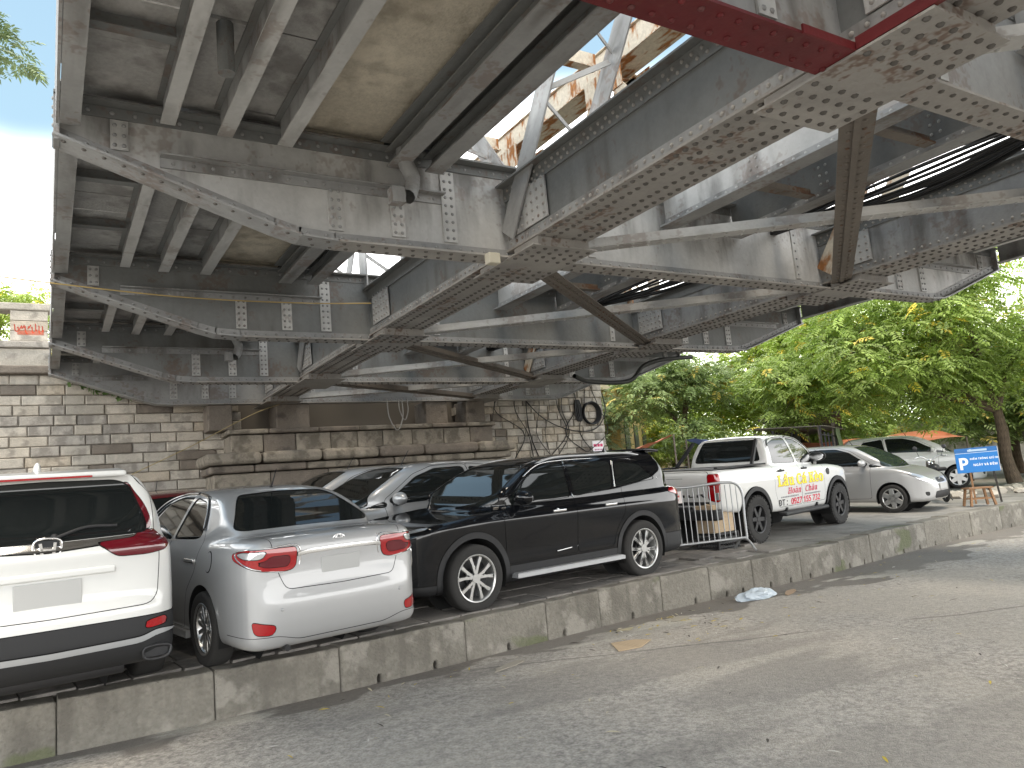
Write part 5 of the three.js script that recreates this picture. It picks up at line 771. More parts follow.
// ---------------------------------------------------------------- black large crossover, side on
function makeBlackSUV() {
  const car = thing('parked_suv', 'glossy black suv parked along the kerb in the middle of the row', 'car'), L = 4.77, pm = M.paintBlack;
  const S = { L, W: 1.9, H: 1.71, xr: 1.06, xf: 3.825, r: 0.37, arch: 0.425, track: 1.64, tw: 0.235, cell: 0.025, paint: pm, kl: 0.09, ku: 0.08, kj: 0.035, wheel: { kind: 'fork', n: 5, rim: 0.7, z: 0.7 },
    lower: { side: [[0.22, 0.26], [0.08, 0.36], [0.02, 0.5], [0.0, 0.66], [0.03, 0.8], [0.10, 1.0], [0.16, 1.14], [0.4, 1.19], [1.6, 1.13], [2.8, 1.09], [3.35, 1.10], [3.7, 1.06], [4.35, 0.99], [4.62, 0.92], [4.74, 0.8], [4.77, 0.6], [4.75, 0.42], [4.62, 0.27], [4.3, 0.22], [0.6, 0.22]],
      plan: [[0.0, 0], [0.01, 0.5], [0.08, 0.74], [0.24, 0.88], [0.6, 0.935], [1.3, 0.945], [3.7, 0.945], [4.25, 0.92], [4.55, 0.8], [4.72, 0.58], [4.77, 0.3], [4.77, 0]],
      sect: [[0.16, 0], [0.2, 0.8], [0.3, 0.89], [0.48, 0.91], [0.60, 0.905], [0.74, 0.925], [0.93, 0.952], [0.985, 0.948], [1.005, 0.915], [1.08, 0.895], [1.13, 0.85], [1.2, 0.7], [1.23, 0]] },
    upper: { side: [[0.15, 0.95], [0.18, 1.12], [0.38, 1.5], [0.44, 1.6], [0.34, 1.655], [0.5, 1.68], [1.2, 1.71], [1.9, 1.70], [2.5, 1.65], [2.85, 1.55], [3.62, 1.09], [3.5, 0.95]],
      plan: [[0.15, 0], [0.16, 0.5], [0.24, 0.7], [0.55, 0.88], [2.9, 0.9], [3.3, 0.8], [3.55, 0.5], [3.64, 0]],
      sect: [[0.9, 0], [0.9, 0.92], [1.1, 0.885], [1.3, 0.80], [1.54, 0.69], [1.63, 0.60], [1.69, 0.42], [1.72, 0]] } };
  const wins = [[[0.62, 1.27], [0.84, 1.49], [1.28, 1.545], [1.42, 1.215]], [[1.50, 1.205], [1.36, 1.555], [2.14, 1.575], [2.2, 1.15]], [[2.28, 1.145], [2.22, 1.575], [2.6, 1.55], [2.86, 1.44], [3.3, 1.16], [3.25, 1.115]]];
  S.cuts = [
    ...wins.map((p) => ({ both: true, name: 'side_window', f: (s) => R.side(p, s), mat: M.glass, off: -0.006, gap: 0.004 })),
    { name: 'windshield', f: R.front(sym([[0.02, 1.585], [0.50, 1.575], [0.60, 1.52], [0.76, 1.19], [0.72, 1.14], [0.02, 1.125]]), 2.4), mat: M.glass, off: -0.006, gap: 0.004 },
    { name: 'rear_window', f: R.rear(sym([[0.02, 1.58], [0.52, 1.56], [0.66, 1.22], [0.02, 1.2]]), 0.7), mat: M.glass, off: -0.006 },
    { both: true, name: 'tail_light', f: (s) => R.wrapRear([[0.35, 1.13], [1.2, 1.13], [1.34, 1.08], [1.0, 1.0], [0.35, 1.02]], s, 0.7), mat: M.redLens, off: 0.006 },
    { both: true, name: 'head_light', key: 'lamp', label: 'clear lamp cluster in a chrome frame set low on the bumper', f: (s) => R.wrapFront([[0.66, 0.79], [0.96, 0.80], [0.98, 0.57], [0.72, 0.53], [0.64, 0.6]], s, L, 4.1), mat: M.darkLens, off: -0.004 },
    { both: true, name: 'day_lamp', f: (s) => R.wrapFront([[0.35, 0.935], [0.9, 0.95], [1.25, 0.985], [1.22, 0.95], [0.9, 0.915], [0.35, 0.91]], s, L, 4.0), mat: M.clearLens, off: 0.004 },
    { name: 'grille', f: R.front(sym([[0.02, 0.86], [0.6, 0.84], [0.48, 0.5], [0.02, 0.46]]), 4.3), mat: M.alloyDark, off: -0.01 },
    ...[S.xr, S.xf].map((cx) => ({ both: true, name: 'arch_trim', key: 'arch' + cx, f: (s) => (x, y, z) => Math.max(Math.hypot(x - cx, y - 0.38) - 0.495, 0.3 - s * z), mat: M.plastic, off: 0.008 })),
    { name: 'lower_cladding', f: (x, y, z) => y - (x < 0.7 ? 0.52 : x > 4.3 ? 0.36 : 0.44), mat: M.plastic, off: 0.006 },
    { both: true, name: 'door', key: 'rear_door', f: (s) => R.side([[1.34, 1.2], [1.22, 1.6], [2.18, 1.62], [2.235, 1.1], [2.24, 0.46], [1.62, 0.46], [1.5, 0.72], [1.38, 0.86]], s), mat: pm, off: 0 },
    { both: true, name: 'door', key: 'front_door', f: (s) => R.side([[2.19, 1.62], [2.62, 1.59], [2.9, 1.47], [3.4, 1.15], [3.36, 0.46], [2.25, 0.46]], s), mat: pm, off: 0 },
    { name: 'bonnet', f: R.top([[3.5, 0.74], [4.3, 0.7], [4.58, 0.55], [4.62, 0], [4.58, -0.55], [4.3, -0.7], [3.5, -0.74], [3.42, 0]], 0.86, 3.3), mat: pm, off: 0 },
  ];
  const H = buildBody(S, car), k = H.k, X = (x) => x - H.dx; addWheels(car, S);
  for (const s of [1, -1]) {
    for (const [x, key] of [[1.62, 'rear_door'], [2.52, 'front_door']]) handleOn(H, H.made[key + s] || car, x, 1.0, s, M.chrome, 0.21);
    mirrorOn(H, car, 3.12, 1.14, s, pm, 1.2);
    mesh('window_trim', [tube(onSide(H, [[0.55, 1.25], [1.4, 1.195], [2.2, 1.135], [3.25, 1.10]], s, 0.004), 0.009, 40, 5), tube(onSide(H, [[3.3, 1.13], [2.88, 1.46], [2.6, 1.572], [2.2, 1.605], [1.4, 1.59], [0.8, 1.515], [0.56, 1.27]], s, 0.004), 0.008, 50, 5)], M.chrome, car);
    mesh('pillar_trim', [tube(onSide(H, [[2.24, 1.14], [2.18, 1.58]], s, 0.002), 0.022, 8, 5), tube(onSide(H, [[1.46, 1.21], [1.32, 1.55]], s, 0.002), 0.02, 8, 5)], M.chrome, car);
    mesh('side_moulding', [tube(onSide(H, [[1.62, 0.60], [2.2, 0.545], [2.6, 0.52]], s, 0.006), 0.01, 20, 5)], M.chrome, car);
    mesh('running_board', [B(X(1.52), X(3.30), 0.30, 0.345, Math.min(s * 0.80, s * 1.0), Math.max(s * 0.80, s * 1.0)), B(X(1.54), X(3.28), 0.346, 0.352, Math.min(s * 0.86, s * 0.985), Math.max(s * 0.86, s * 0.985))], M.silverPlastic, car);
    mesh('roof_rail', tube([[X(0.7), k.topY(0.7, 0.6) - 0.012, s * 0.6], [X(0.95), k.topY(0.95, 0.61) + 0.035, s * 0.61], [X(1.7), k.topY(1.7, 0.61) + 0.04, s * 0.61], [X(2.35), k.topY(2.35, 0.61) + 0.03, s * 0.61], [X(2.62), k.topY(2.62, 0.6) - 0.015, s * 0.6]], 0.017, 40, 6), M.silverPlastic, car);
    const pt = (u, y) => { for (let z = Math.min(u, 0.95); z > 0.1; z -= 0.005) { const x = k.frontX(y, s * z, L); if (z + (L - x) <= u) return [X(x) + 0.006, y, s * (z + 0.005)]; } return [X(L), y, s * u]; };
    mesh('chrome_frame', tube([[0.66, 0.79], [0.82, 0.80], [0.96, 0.795], [0.985, 0.70], [0.97, 0.58], [0.84, 0.545], [0.72, 0.53], [0.645, 0.6], [0.645, 0.7]].map(([u, y]) => pt(u, y)), 0.012, 70, 6, true), M.chrome, H.made['lamp' + s] || car);
    mesh('lamp_bulb', [[0.8, 0.735], [0.82, 0.62]].map(([u, y]) => { const p = pt(u, y); return new THREE.SphereGeometry(0.05, 14, 10).scale(0.6, 1, 1).translate(p[0] - 0.01, p[1], p[2] - s * 0.005); }), M.clearLens, H.made['lamp' + s] || car);
  }
  mesh('spoiler', boxUV(new RoundedBoxGeometry(0.3, 0.04, 1.2, 3, 0.018).rotateZ(0.1).translate(X(0.40), 1.668, 0)), pm, car);
  mesh('grille_bar', [0.52, 0.6, 0.68, 0.76].map((y) => tube([-0.5, -0.25, 0, 0.25, 0.5].map((z) => [X(k.frontX(y, z, L)) + 0.004, y, z]), 0.008, 20, 5)), M.chrome, car);
  mesh('number_plate', new RoundedBoxGeometry(0.012, 0.12, 0.44, 1, 0.004).translate(X(k.frontX(0.55, 0, L)) + 0.01, 0.55, 0), M.plate, car);
  mesh('underbody', B(X(0.5), X(4.4), 0.24, 0.3, -0.64, 0.64), M.gap, car);
  const ty = k.topY(0.75, 0); mesh('shark_fin_antenna', new THREE.ConeGeometry(0.05, 0.11, 12).scale(1.6, 1, 0.45).translate(X(0.75), ty + 0.03, 0), pm, car);
  return car;
}
// ---------------------------------------------------------------- white pickup with painted doors
function makePickup() {
  const car = thing('pickup_truck', 'white pickup truck with yellow and red lettering on its doors', 'truck'), L = 5.36, pm = M.paintWhite;
  const S = { L, W: 1.9, H: 1.85, xr: 1.24, xf: 4.46, r: 0.395, arch: 0.465, track: 1.6, tw: 0.265, cell: 0.027, paint: pm, kl: 0.08, ku: 0.08, kj: 0.03, wheel: { kind: 'spoke', n: 6, rim: 0.6, chunky: true, mat: M.alloyDark, z: 0.75 },
    lower: { side: [[0.16, 0.62], [0.12, 0.72], [0.1, 1.0], [0.1, 1.24], [0.16, 1.30], [1.4, 1.30], [2.2, 1.27], [3.4, 1.22], [3.95, 1.20], [4.3, 1.19], [4.95, 1.10], [5.2, 1.0], [5.3, 0.82], [5.32, 0.6], [5.22, 0.44], [4.8, 0.40], [2.2, 0.42], [0.7, 0.55]],
      plan: [[0.1, 0], [0.1, 0.74], [0.14, 0.86], [0.3, 0.905], [1.2, 0.92], [4.4, 0.925], [4.9, 0.89], [5.15, 0.76], [5.3, 0.5], [5.33, 0]],
      sect: [[0.35, 0], [0.36, 0.82], [0.46, 0.88], [0.7, 0.91], [0.95, 0.925], [1.12, 0.905], [1.22, 0.865], [1.30, 0.82], [1.34, 0]] },
    upper: { side: [[1.85, 1.0], [1.86, 1.3], [2.02, 1.72], [2.12, 1.80], [2.4, 1.845], [2.9, 1.85], [3.2, 1.82], [3.45, 1.73], [4.08, 1.21], [4.0, 1.0]],
      plan: [[1.84, 0], [1.86, 0.72], [1.98, 0.84], [2.6, 0.87], [3.4, 0.86], [3.8, 0.74], [4.0, 0.5], [4.08, 0]],
      sect: [[0.98, 0], [0.98, 0.9], [1.24, 0.85], [1.5, 0.76], [1.72, 0.67], [1.80, 0.58], [1.84, 0.4], [1.86, 0]] } };
  const wins = [[[2.06, 1.30], [2.16, 1.66], [2.5, 1.74], [2.86, 1.745], [2.9, 1.28]], [[2.97, 1.275], [2.93, 1.745], [3.2, 1.71], [3.42, 1.6], [3.82, 1.27], [3.78, 1.25]]];
  const dec = (x0, x1) => (x, y) => [(x - x0) / (x1 - x0), (y - 0.62) / (1.17 - 0.62)];
  // painted lettering on the doors
  const c = document.createElement('canvas'); c.width = 1536; c.height = 640; const x = c.getContext('2d'); x.clearRect(0, 0, 1536, 640); x.textAlign = 'center'; x.lineJoin = 'round';
  x.font = 'bold 250px serif'; x.lineWidth = 18; x.strokeStyle = '#c8961c'; x.fillStyle = '#f7ee14'; vText(x, 'L\u1EA9u C\u00E1 K\u00E8o', 790, 235, 250, true);
  x.font = 'italic bold 150px serif'; x.fillStyle = '#d0184a'; vText(x, 'Ho\u00E0n   Ch\u00E2u', 800, 385, 150);
  x.fillStyle = '#8a8a8e'; for (let k = 0; k < 11; k++) { x.fillRect(150 + k * 48, 418, 34, 22); x.fillRect(860 + k * 46, 418, 32, 22); x.fillRect(640 + k * 34, 592, 24, 18); }
  x.font = 'bold 150px sans-serif'; x.fillStyle = '#2a2a30'; vText(x, '\u0110T :', 210, 572, 150); x.fillStyle = '#d82046'; vText(x, '0927 155 732', 890, 572, 150);
  const t = new THREE.CanvasTexture(c); t.colorSpace = THREE.SRGBColorSpace; t.anisotropy = 8; const letter = std({ map: t, transparent: true, alphaTest: 0.4, roughness: 0.4 });
  S.cuts = [
    ...wins.map((p) => ({ both: true, name: 'side_window', f: (s) => R.side(p, s), mat: M.glass, off: -0.006, gap: 0.004 })),
    { name: 'windshield', f: R.front(sym([[0.02, 1.74], [0.52, 1.72], [0.6, 1.66], [0.76, 1.32], [0.02, 1.25]]), 3.0), mat: M.glassGreen, off: -0.006 },
    { name: 'rear_window', f: R.rear(sym([[0.02, 1.745], [0.54, 1.74], [0.66, 1.42], [0.66, 1.36], [0.02, 1.35]]), 2.3), mat: M.glass, off: -0.006 },
    { both: true, name: 'tail_light', key: 'lamp', f: (s) => R.wrapRear([[0.80, 1.22], [1.06, 1.22], [1.06, 0.80], [0.98, 0.76], [0.80, 0.80]], s, 0.5), mat: M.redLens, off: 0.004 },
    { name: 'tailgate', f: R.rear(sym([[0.02, 1.26], [0.70, 1.26], [0.70, 0.72], [0.02, 0.72]]), 0.3), mat: pm, off: 0, gap: 0.004 },
    ...[S.xr, S.xf].map((cx) => ({ both: true, name: 'arch_trim', key: 'arch' + cx, f: (s) => (x, y, z) => Math.max(Math.hypot(x - cx, y - 0.405) - 0.54, 0.3 - s * z), mat: M.plastic, off: 0.028 })),
    { both: true, name: 'head_light', f: (s) => R.wrapFront([[0.5, 1.02], [1.3, 1.08], [1.25, 0.92], [0.5, 0.84]], s, L, 4.5), mat: M.clearLens, off: 0.002 },
    { name: 'grille', f: R.front(sym([[0.02, 1.04], [0.55, 1.0], [0.55, 0.78], [0.02, 0.76]]), 4.9), mat: M.plastic, off: 0.004 },
    { both: true, name: 'door', key: 'rear_door', f: (s) => R.side([[1.96, 1.25], [2.08, 1.70], [2.46, 1.785], [2.9, 1.79], [2.935, 1.2], [2.935, 0.52], [2.06, 0.52], [1.94, 0.8]], s), mat: pm, off: 0 },
    { both: true, name: 'door', key: 'front_door', f: (s) => R.side([[2.905, 1.79], [3.22, 1.755], [3.46, 1.64], [3.92, 1.26], [3.90, 0.52], [2.945, 0.52]], s), mat: pm, off: 0 },
    { name: 'bed_cover', f: R.top([[0.2, 0.78], [1.8, 0.78], [1.8, -0.78], [0.2, -0.78]], 1.27), mat: M.plastic, off: 0.012 },
    { both: true, name: 'fender_vent', f: (s) => R.side([[4.0, 1.10], [4.16, 1.12], [4.14, 0.98], [4.02, 1.0]], s), mat: M.plastic, off: 0.008 },
  ];
  const H = buildBody(S, car), k = H.k, X = (q) => q - H.dx; addWheels(car, S);
  // lettering sheets on the near doors
  for (const key of ['rear_door', 'front_door']) for (const s of [1]) { const I = H.made.I[key + s]; if (!I) continue; const [a] = k.split(I, (px, py) => Math.max(1.95 - px, px - 3.9, 0.52 - py, py - 1.13)); mesh('lettering', k.geo(a, 0.004, H.dx, (px, py) => [(px - 1.92) / 2.0, (py - 0.47) / 0.66]), letter, H.made[key + s]); }
  const tg = H.made.tailgate, tx = X(k.rearX(0.9, 0));
  if (TXT) { const g = TXT('RANGER', 0.115, 0.006, 0.05); g.computeBoundingBox(); const w = g.boundingBox.max.x; g.scale(1.25 / w, 1, 1); g.rotateY(-Math.PI / 2); mesh('lettering', g.translate(tx - 0.006, 0.845, -0.625), M.plastic, tg); mesh('trim_lettering', [0, 1, 2, 3, 4, 5].map((q) => new THREE.BoxGeometry(0.006, 0.03, 0.03).translate(tx - 0.004, 1.14, 0.36 + q * 0.04)), M.alloyDark, tg); }
  mesh('tailgate_handle', new RoundedBoxGeometry(0.02, 0.1, 0.34, 2, 0.01).translate(tx - 0.006, 1.12, 0.05), M.plastic, tg); mesh('tailgate_strip', B(tx - 0.008, tx + 0.004, 0.725, 0.775, -0.68, 0.68), M.plastic, tg);
  mesh('rear_bumper', [new RoundedBoxGeometry(0.24, 0.17, 1.76, 3, 0.04).translate(X(0.10), 0.57, 0), new RoundedBoxGeometry(0.2, 0.05, 0.7, 2, 0.01).translate(X(0.06), 0.67, 0)], M.plastic, car);
  mesh('number_plate', new RoundedBoxGeometry(0.012, 0.15, 0.3, 1, 0.004).translate(X(-0.026), 0.57, 0), M.plateBack, car);
  for (const s of [1, -1]) {
    handleOn(H, H.made['rear_door' + s], 2.2, 1.16, s, M.plastic, 0.22); handleOn(H, H.made['front_door' + s], 3.12, 1.16, s, M.plastic, 0.22); mirrorOn(H, car, 3.72, 1.29, s, M.plastic, 1.4);
    mesh('side_step', [new RoundedBoxGeometry(1.72, 0.07, 0.17, 2, 0.03).translate(X(2.92), 0.40, s * 0.92), B(X(2.3), X(2.34), 0.42, 0.5, Math.min(s * 0.7, s * 0.9), Math.max(s * 0.7, s * 0.9)), B(X(3.5), X(3.54), 0.42, 0.5, Math.min(s * 0.7, s * 0.9), Math.max(s * 0.7, s * 0.9))], M.plastic, car);
    mesh('sports_bar', [bar([X(1.42), 1.315, s * 0.77], [X(1.86), 1.74, s * 0.65], 0.05, 0.05, [0, 0, 1])], M.plastic, car);
    for (const l of [[[2.1, 1.62], [2.2, 1.71], [2.5, 1.765], [2.88, 1.77]], [[2.95, 1.77], [3.2, 1.735], [3.44, 1.625], [3.7, 1.42]]]) mesh('rain_visor', tube(onSide(H, l, s, 0.014), 0.018, 20, 5), M.darkLens, car);
    mesh('bed_rail', new RoundedBoxGeometry(1.6, 0.03, 0.07, 1, 0.01).translate(X(1.0), 1.312, s * 0.80), M.plastic, car);
    const lx = X(k.rearX(0.88, s * 0.8)); mesh('reverse_lamp', new RoundedBoxGeometry(0.02, 0.12, 0.1, 2, 0.01).translate(lx - 0.002, 0.86, s * 0.815), M.clearLens, H.made['lamp' + s] || car);
  }
  mesh('chassis', [B(X(0.3), X(5.0), 0.40, 0.52, -0.6, 0.6), cyl([0, 0.39, -0.7], [0, 0.39, 0.7], 0.06), cyl([S.xf - S.xr, 0.39, -0.7], [S.xf - S.xr, 0.39, 0.7], 0.05)], M.gap, car);
  return car;
}
// ---------------------------------------------------------------- small silver hatchback
function makeHatch(name, label, paintMat, cell = 0.03, glass = M.glassGreen) {
  const car = thing(name, label, 'car'), L = 3.85;
  const S = { L, W: 1.7, H: 1.53, xr: 0.58, xf: 3.04, r: 0.30, arch: 0.345, track: 1.47, tw: 0.185, cell, paint: paintMat, kl: 0.09, ku: 0.08, kj: 0.04, wheel: { kind: 'cap', n: 6, rim: 0.72, z: 0.9 },
    lower: { side: [[0.08, 0.26], [0.0, 0.42], [0.0, 0.6], [0.06, 0.8], [0.08, 1.0], [0.3, 1.06], [2.0, 0.99], [2.9, 0.98], [3.2, 0.93], [3.6, 0.79], [3.78, 0.66], [3.85, 0.5], [3.85, 0.32], [3.72, 0.2], [2.8, 0.19], [0.4, 0.2]],
      plan: [[0, 0], [0.01, 0.5], [0.08, 0.7], [0.3, 0.82], [0.8, 0.845], [2.9, 0.845], [3.35, 0.80], [3.65, 0.66], [3.82, 0.4], [3.85, 0]],
      sect: [[0.14, 0], [0.17, 0.74], [0.27, 0.81], [0.5, 0.84], [0.7, 0.847], [0.88, 0.83], [0.98, 0.795], [1.05, 0.7], [1.1, 0]] },
    upper: { side: [[0.1, 0.9], [0.12, 1.05], [0.34, 1.40], [0.5, 1.47], [1.0, 1.52], [1.6, 1.53], [2.0, 1.50], [2.3, 1.42], [3.12, 0.95], [3.0, 0.85]],
      plan: [[0.08, 0], [0.1, 0.5], [0.4, 0.78], [2.3, 0.82], [2.8, 0.72], [3.05, 0.5], [3.12, 0]],
      sect: [[0.8, 0], [0.8, 0.83], [1.0, 0.79], [1.2, 0.71], [1.40, 0.60], [1.47, 0.5], [1.52, 0.3], [1.535, 0]] } };
  S.cuts = [
    { both: true, name: 'side_window', f: (s) => R.side([[0.62, 1.12], [0.78, 1.36], [1.28, 1.42], [1.32, 1.05]], s), mat: M.glass, off: -0.006, gap: 0.004 }, { both: true, name: 'side_window', f: (s) => R.side([[1.40, 1.04], [1.36, 1.425], [1.8, 1.42], [2.12, 1.33], [2.56, 1.07], [2.52, 1.02]], s), mat: M.glass, off: -0.006, gap: 0.004 }, { both: true, name: 'quarter_window', f: (s) => R.side([[2.58, 1.03], [2.62, 1.06], [2.86, 0.99], [2.6, 0.985]], s), mat: M.glass, off: -0.004, gap: 0.003 },
    { name: 'windshield', f: R.front(sym([[0.02, 1.455], [0.48, 1.44], [0.56, 1.37], [0.70, 1.03], [0.62, 0.985], [0.02, 0.97]]), 1.9), mat: glass, off: -0.006, gap: 0.004 },
    { name: 'rear_window', f: R.rear(sym([[0.02, 1.42], [0.5, 1.4], [0.62, 1.1], [0.02, 1.08]]), 0.6), mat: M.glass, off: -0.006 },
    { both: true, name: 'head_light', f: (s) => R.wrapFront([[0.45, 0.66], [0.7, 0.74], [1.2, 0.86], [1.24, 0.82], [0.95, 0.68], [0.6, 0.60]], s, L, 2.9), mat: M.clearLens, off: 0.003 },
    { both: true, name: 'tail_light', f: (s) => R.wrapRear([[0.6, 1.0], [1.0, 1.0], [1.05, 0.75], [0.6, 0.75]], s, 0.5), mat: M.redLens, off: 0.003 },
    { name: 'grille', f: R.front(sym([[0.02, 0.70], [0.2, 0.69], [0.26, 0.61], [0.02, 0.60]]), 3.4), mat: M.plastic, off: 0.003 },
    { name: 'lower_grille', f: R.front(sym([[0.02, 0.42], [0.4, 0.42], [0.44, 0.28], [0.02, 0.27]]), 3.4), mat: M.plastic, off: 0.002 },
    { both: true, name: 'fog_lamp', f: (s) => R.wrapFront([[0.68, 0.42], [0.84, 0.42], [0.8, 0.34], [0.68, 0.34]], s, L, 3.2), mat: M.plastic, off: 0.002 },
    { both: true, name: 'door', key: 'rear_door', f: (s) => R.side([[0.66, 1.06], [0.82, 1.41], [1.3, 1.465], [1.345, 1.0], [1.35, 0.28], [1.02, 0.28], [0.92, 0.55], [0.7, 0.7]], s), mat: paintMat, off: 0 },
    { both: true, name: 'door', key: 'front_door', f: (s) => R.side([[1.31, 1.465], [1.82, 1.455], [2.15, 1.365], [2.62, 1.08], [2.60, 0.3], [1.36, 0.28]], s), mat: paintMat, off: 0 },
  ];
  const H = buildBody(S, car), k = H.k, X = (q) => q - H.dx; addWheels(car, S);
  for (const s of [1, -1]) { handleOn(H, H.made['rear_door' + s] || car, 0.92, 0.92, s, paintMat, 0.18); handleOn(H, H.made['front_door' + s] || car, 1.55, 0.9, s, paintMat, 0.18); mirrorOn(H, car, 2.48, 1.03, s, paintMat, 1.05); mesh('wiper', tube([0, 0.15, 0.3, 0.42].map((q, i) => { const z = s * 0.1 - q, y = 1.0 + i * 0.02; return [X(k.frontX(y, z, L)) + 0.012, y, z]; }), 0.008, 16, 5), M.plastic, car); }
  mesh('number_plate', new RoundedBoxGeometry(0.012, 0.13, 0.44, 1, 0.004).translate(X(k.frontX(0.52, 0, L)) + 0.008, 0.52, 0), M.plate, car);
  mesh('badge', new THREE.TorusGeometry(1, 0.18, 8, 24).scale(0.05, 0.034, 0.012).rotateY(Math.PI / 2).translate(X(k.frontX(0.66, 0, L)) + 0.008, 0.655, 0), M.chrome, car);
  const ty = k.topY(2.0, 0); mesh('antenna', cyl([X(1.98), ty - 0.02, 0], [X(1.84), ty + 0.2, 0], 0.008, 0.004, 6), M.plastic, car);
  mesh('underbody', B(X(0.4), X(3.5), 0.22, 0.28, -0.6, 0.6), M.gap, car);
  return car;
}
// ---------------------------------------------------------------- the row of parked cars
const sedan = makeSedan('silver_sedan', 'silver four door sedan seen from behind, second from the left', M.paintSilver, 0.022);
placeCar(sedan, 2.02, -7.66, -0.175, -0.985); sedan.scale.set(1.02, 1.06, 1.02);
const cross = makeCrossover('white_crossover', 'white crossover with dark red hooked tail lamps at the left edge', M.paintWhite);
placeCar(cross, -0.08, -7.6, -0.10, -0.995); cross.scale.set(1.02, 1.07, 1.02);
const suv = makeBlackSUV(); placeCar(suv, 6.70, -9.02, -2.71, 0.36);
const pick = makePickup(); placeCar(pick, 10.1, -10.1, 0.974, -0.22);
const hatch = makeHatch('silver_hatchback', 'small silver hatchback with its nose toward the blue parking sign', M.paintSilver); placeCar(hatch, 15.98, -12.85, 0.22, 0.975);
const behindA = makeHatch('grey_hatchback', 'grey hatchback just behind the black suv, nose toward the left', M.paintGrey, 0.03, M.glass); placeCar(behindA, 6.15, -11.1, -0.99, 0.10); behindA.scale.setScalar(1.13);
const behindB = makeHatch('white_hatchback', 'pale hatchback farthest back beside the stone ledge', M.paintSilver, 0.04, M.glass); placeCar(behindB, 6.2, -13.6, -0.99, 0.06); behindB.scale.setScalar(1.13);
const behindC = makeHatch('red_hatchback', 'dark red car glimpsed between the white crossover and the silver sedan', M.paintRed, 0.04); placeCar(behindC, 1.75, -13.2, -0.1, -0.99);
const rightSUV = makeHatch('white_hatchback', 'white car behind the motorbike and the parking sign', M.paintWhite, 0.035); placeCar(rightSUV, 22.2, -15.6, 0.6, 0.8); rightSUV.scale.setScalar(1.1);
// ---------------------------------------------------------------- crowd barrier behind the black suv
{
  const g = thing('crowd_barrier', 'grey metal crowd barrier standing behind the white pickup', 'barrier'), m = plain(0.40, 0.41, 0.42, 0.45, 0.7);
  const A = new THREE.Vector3(7.55, 0, -9.15), Bp = new THREE.Vector3(9.45, 0, -8.72), y = groundY(-8.9), P = (t, h) => { const q = A.clone().lerp(Bp, t); return [q.x, y + h, q.z]; };
  mesh('frame', tube([P(0.0, 0.16), P(0, 0.5), P(0.0, 0.92), P(0.05, 1.05), P(0.5, 1.06), P(0.95, 1.05), P(1, 0.92), P(1, 0.5), P(1, 0.16)], 0.021, 80, 8), m, g); mesh('bottom_rail', cyl(P(0, 0.2), P(1, 0.2), 0.019), m, g);
  for (let k = 1; k < 20; k++) mesh('bar', cyl(P(k / 20, 0.2), P(k / 20, 1.045), 0.009, 0.009, 6), m, g);
  for (const t of [0.03, 0.97]) { const c = P(t, 0), d = new THREE.Vector3().subVectors(Bp, A).normalize(), nx = -d.z, nz = d.x; mesh('foot', tube([[c[0] + nx * 0.28, c[1] + 0.02, c[2] + nz * 0.28], [c[0] + nx * 0.1, c[1] + 0.17, c[2] + nz * 0.1], [c[0] - nx * 0.1, c[1] + 0.17, c[2] - nz * 0.1], [c[0] - nx * 0.28, c[1] + 0.02, c[2] - nz * 0.28]], 0.018, 24, 8), m, g); }
  const pl = mesh('notice_plate', B(-0.16, 0.16, -0.09, 0.09, -0.004, 0.004), plain(0.72, 0.66, 0.64, 0.6), g); const c = P(0.35, 0.92); pl.position.set(c[0], c[1], c[2] + 0.03); pl.rotation.y = -0.22; const bandm = mesh('red_print', [B(-0.12, 0.12, 0.0, 0.03, 0.0045, 0.006), B(-0.1, 0.1, -0.05, -0.03, 0.0045, 0.006)], plain(0.5, 0.08, 0.06, 0.6), pl);
}
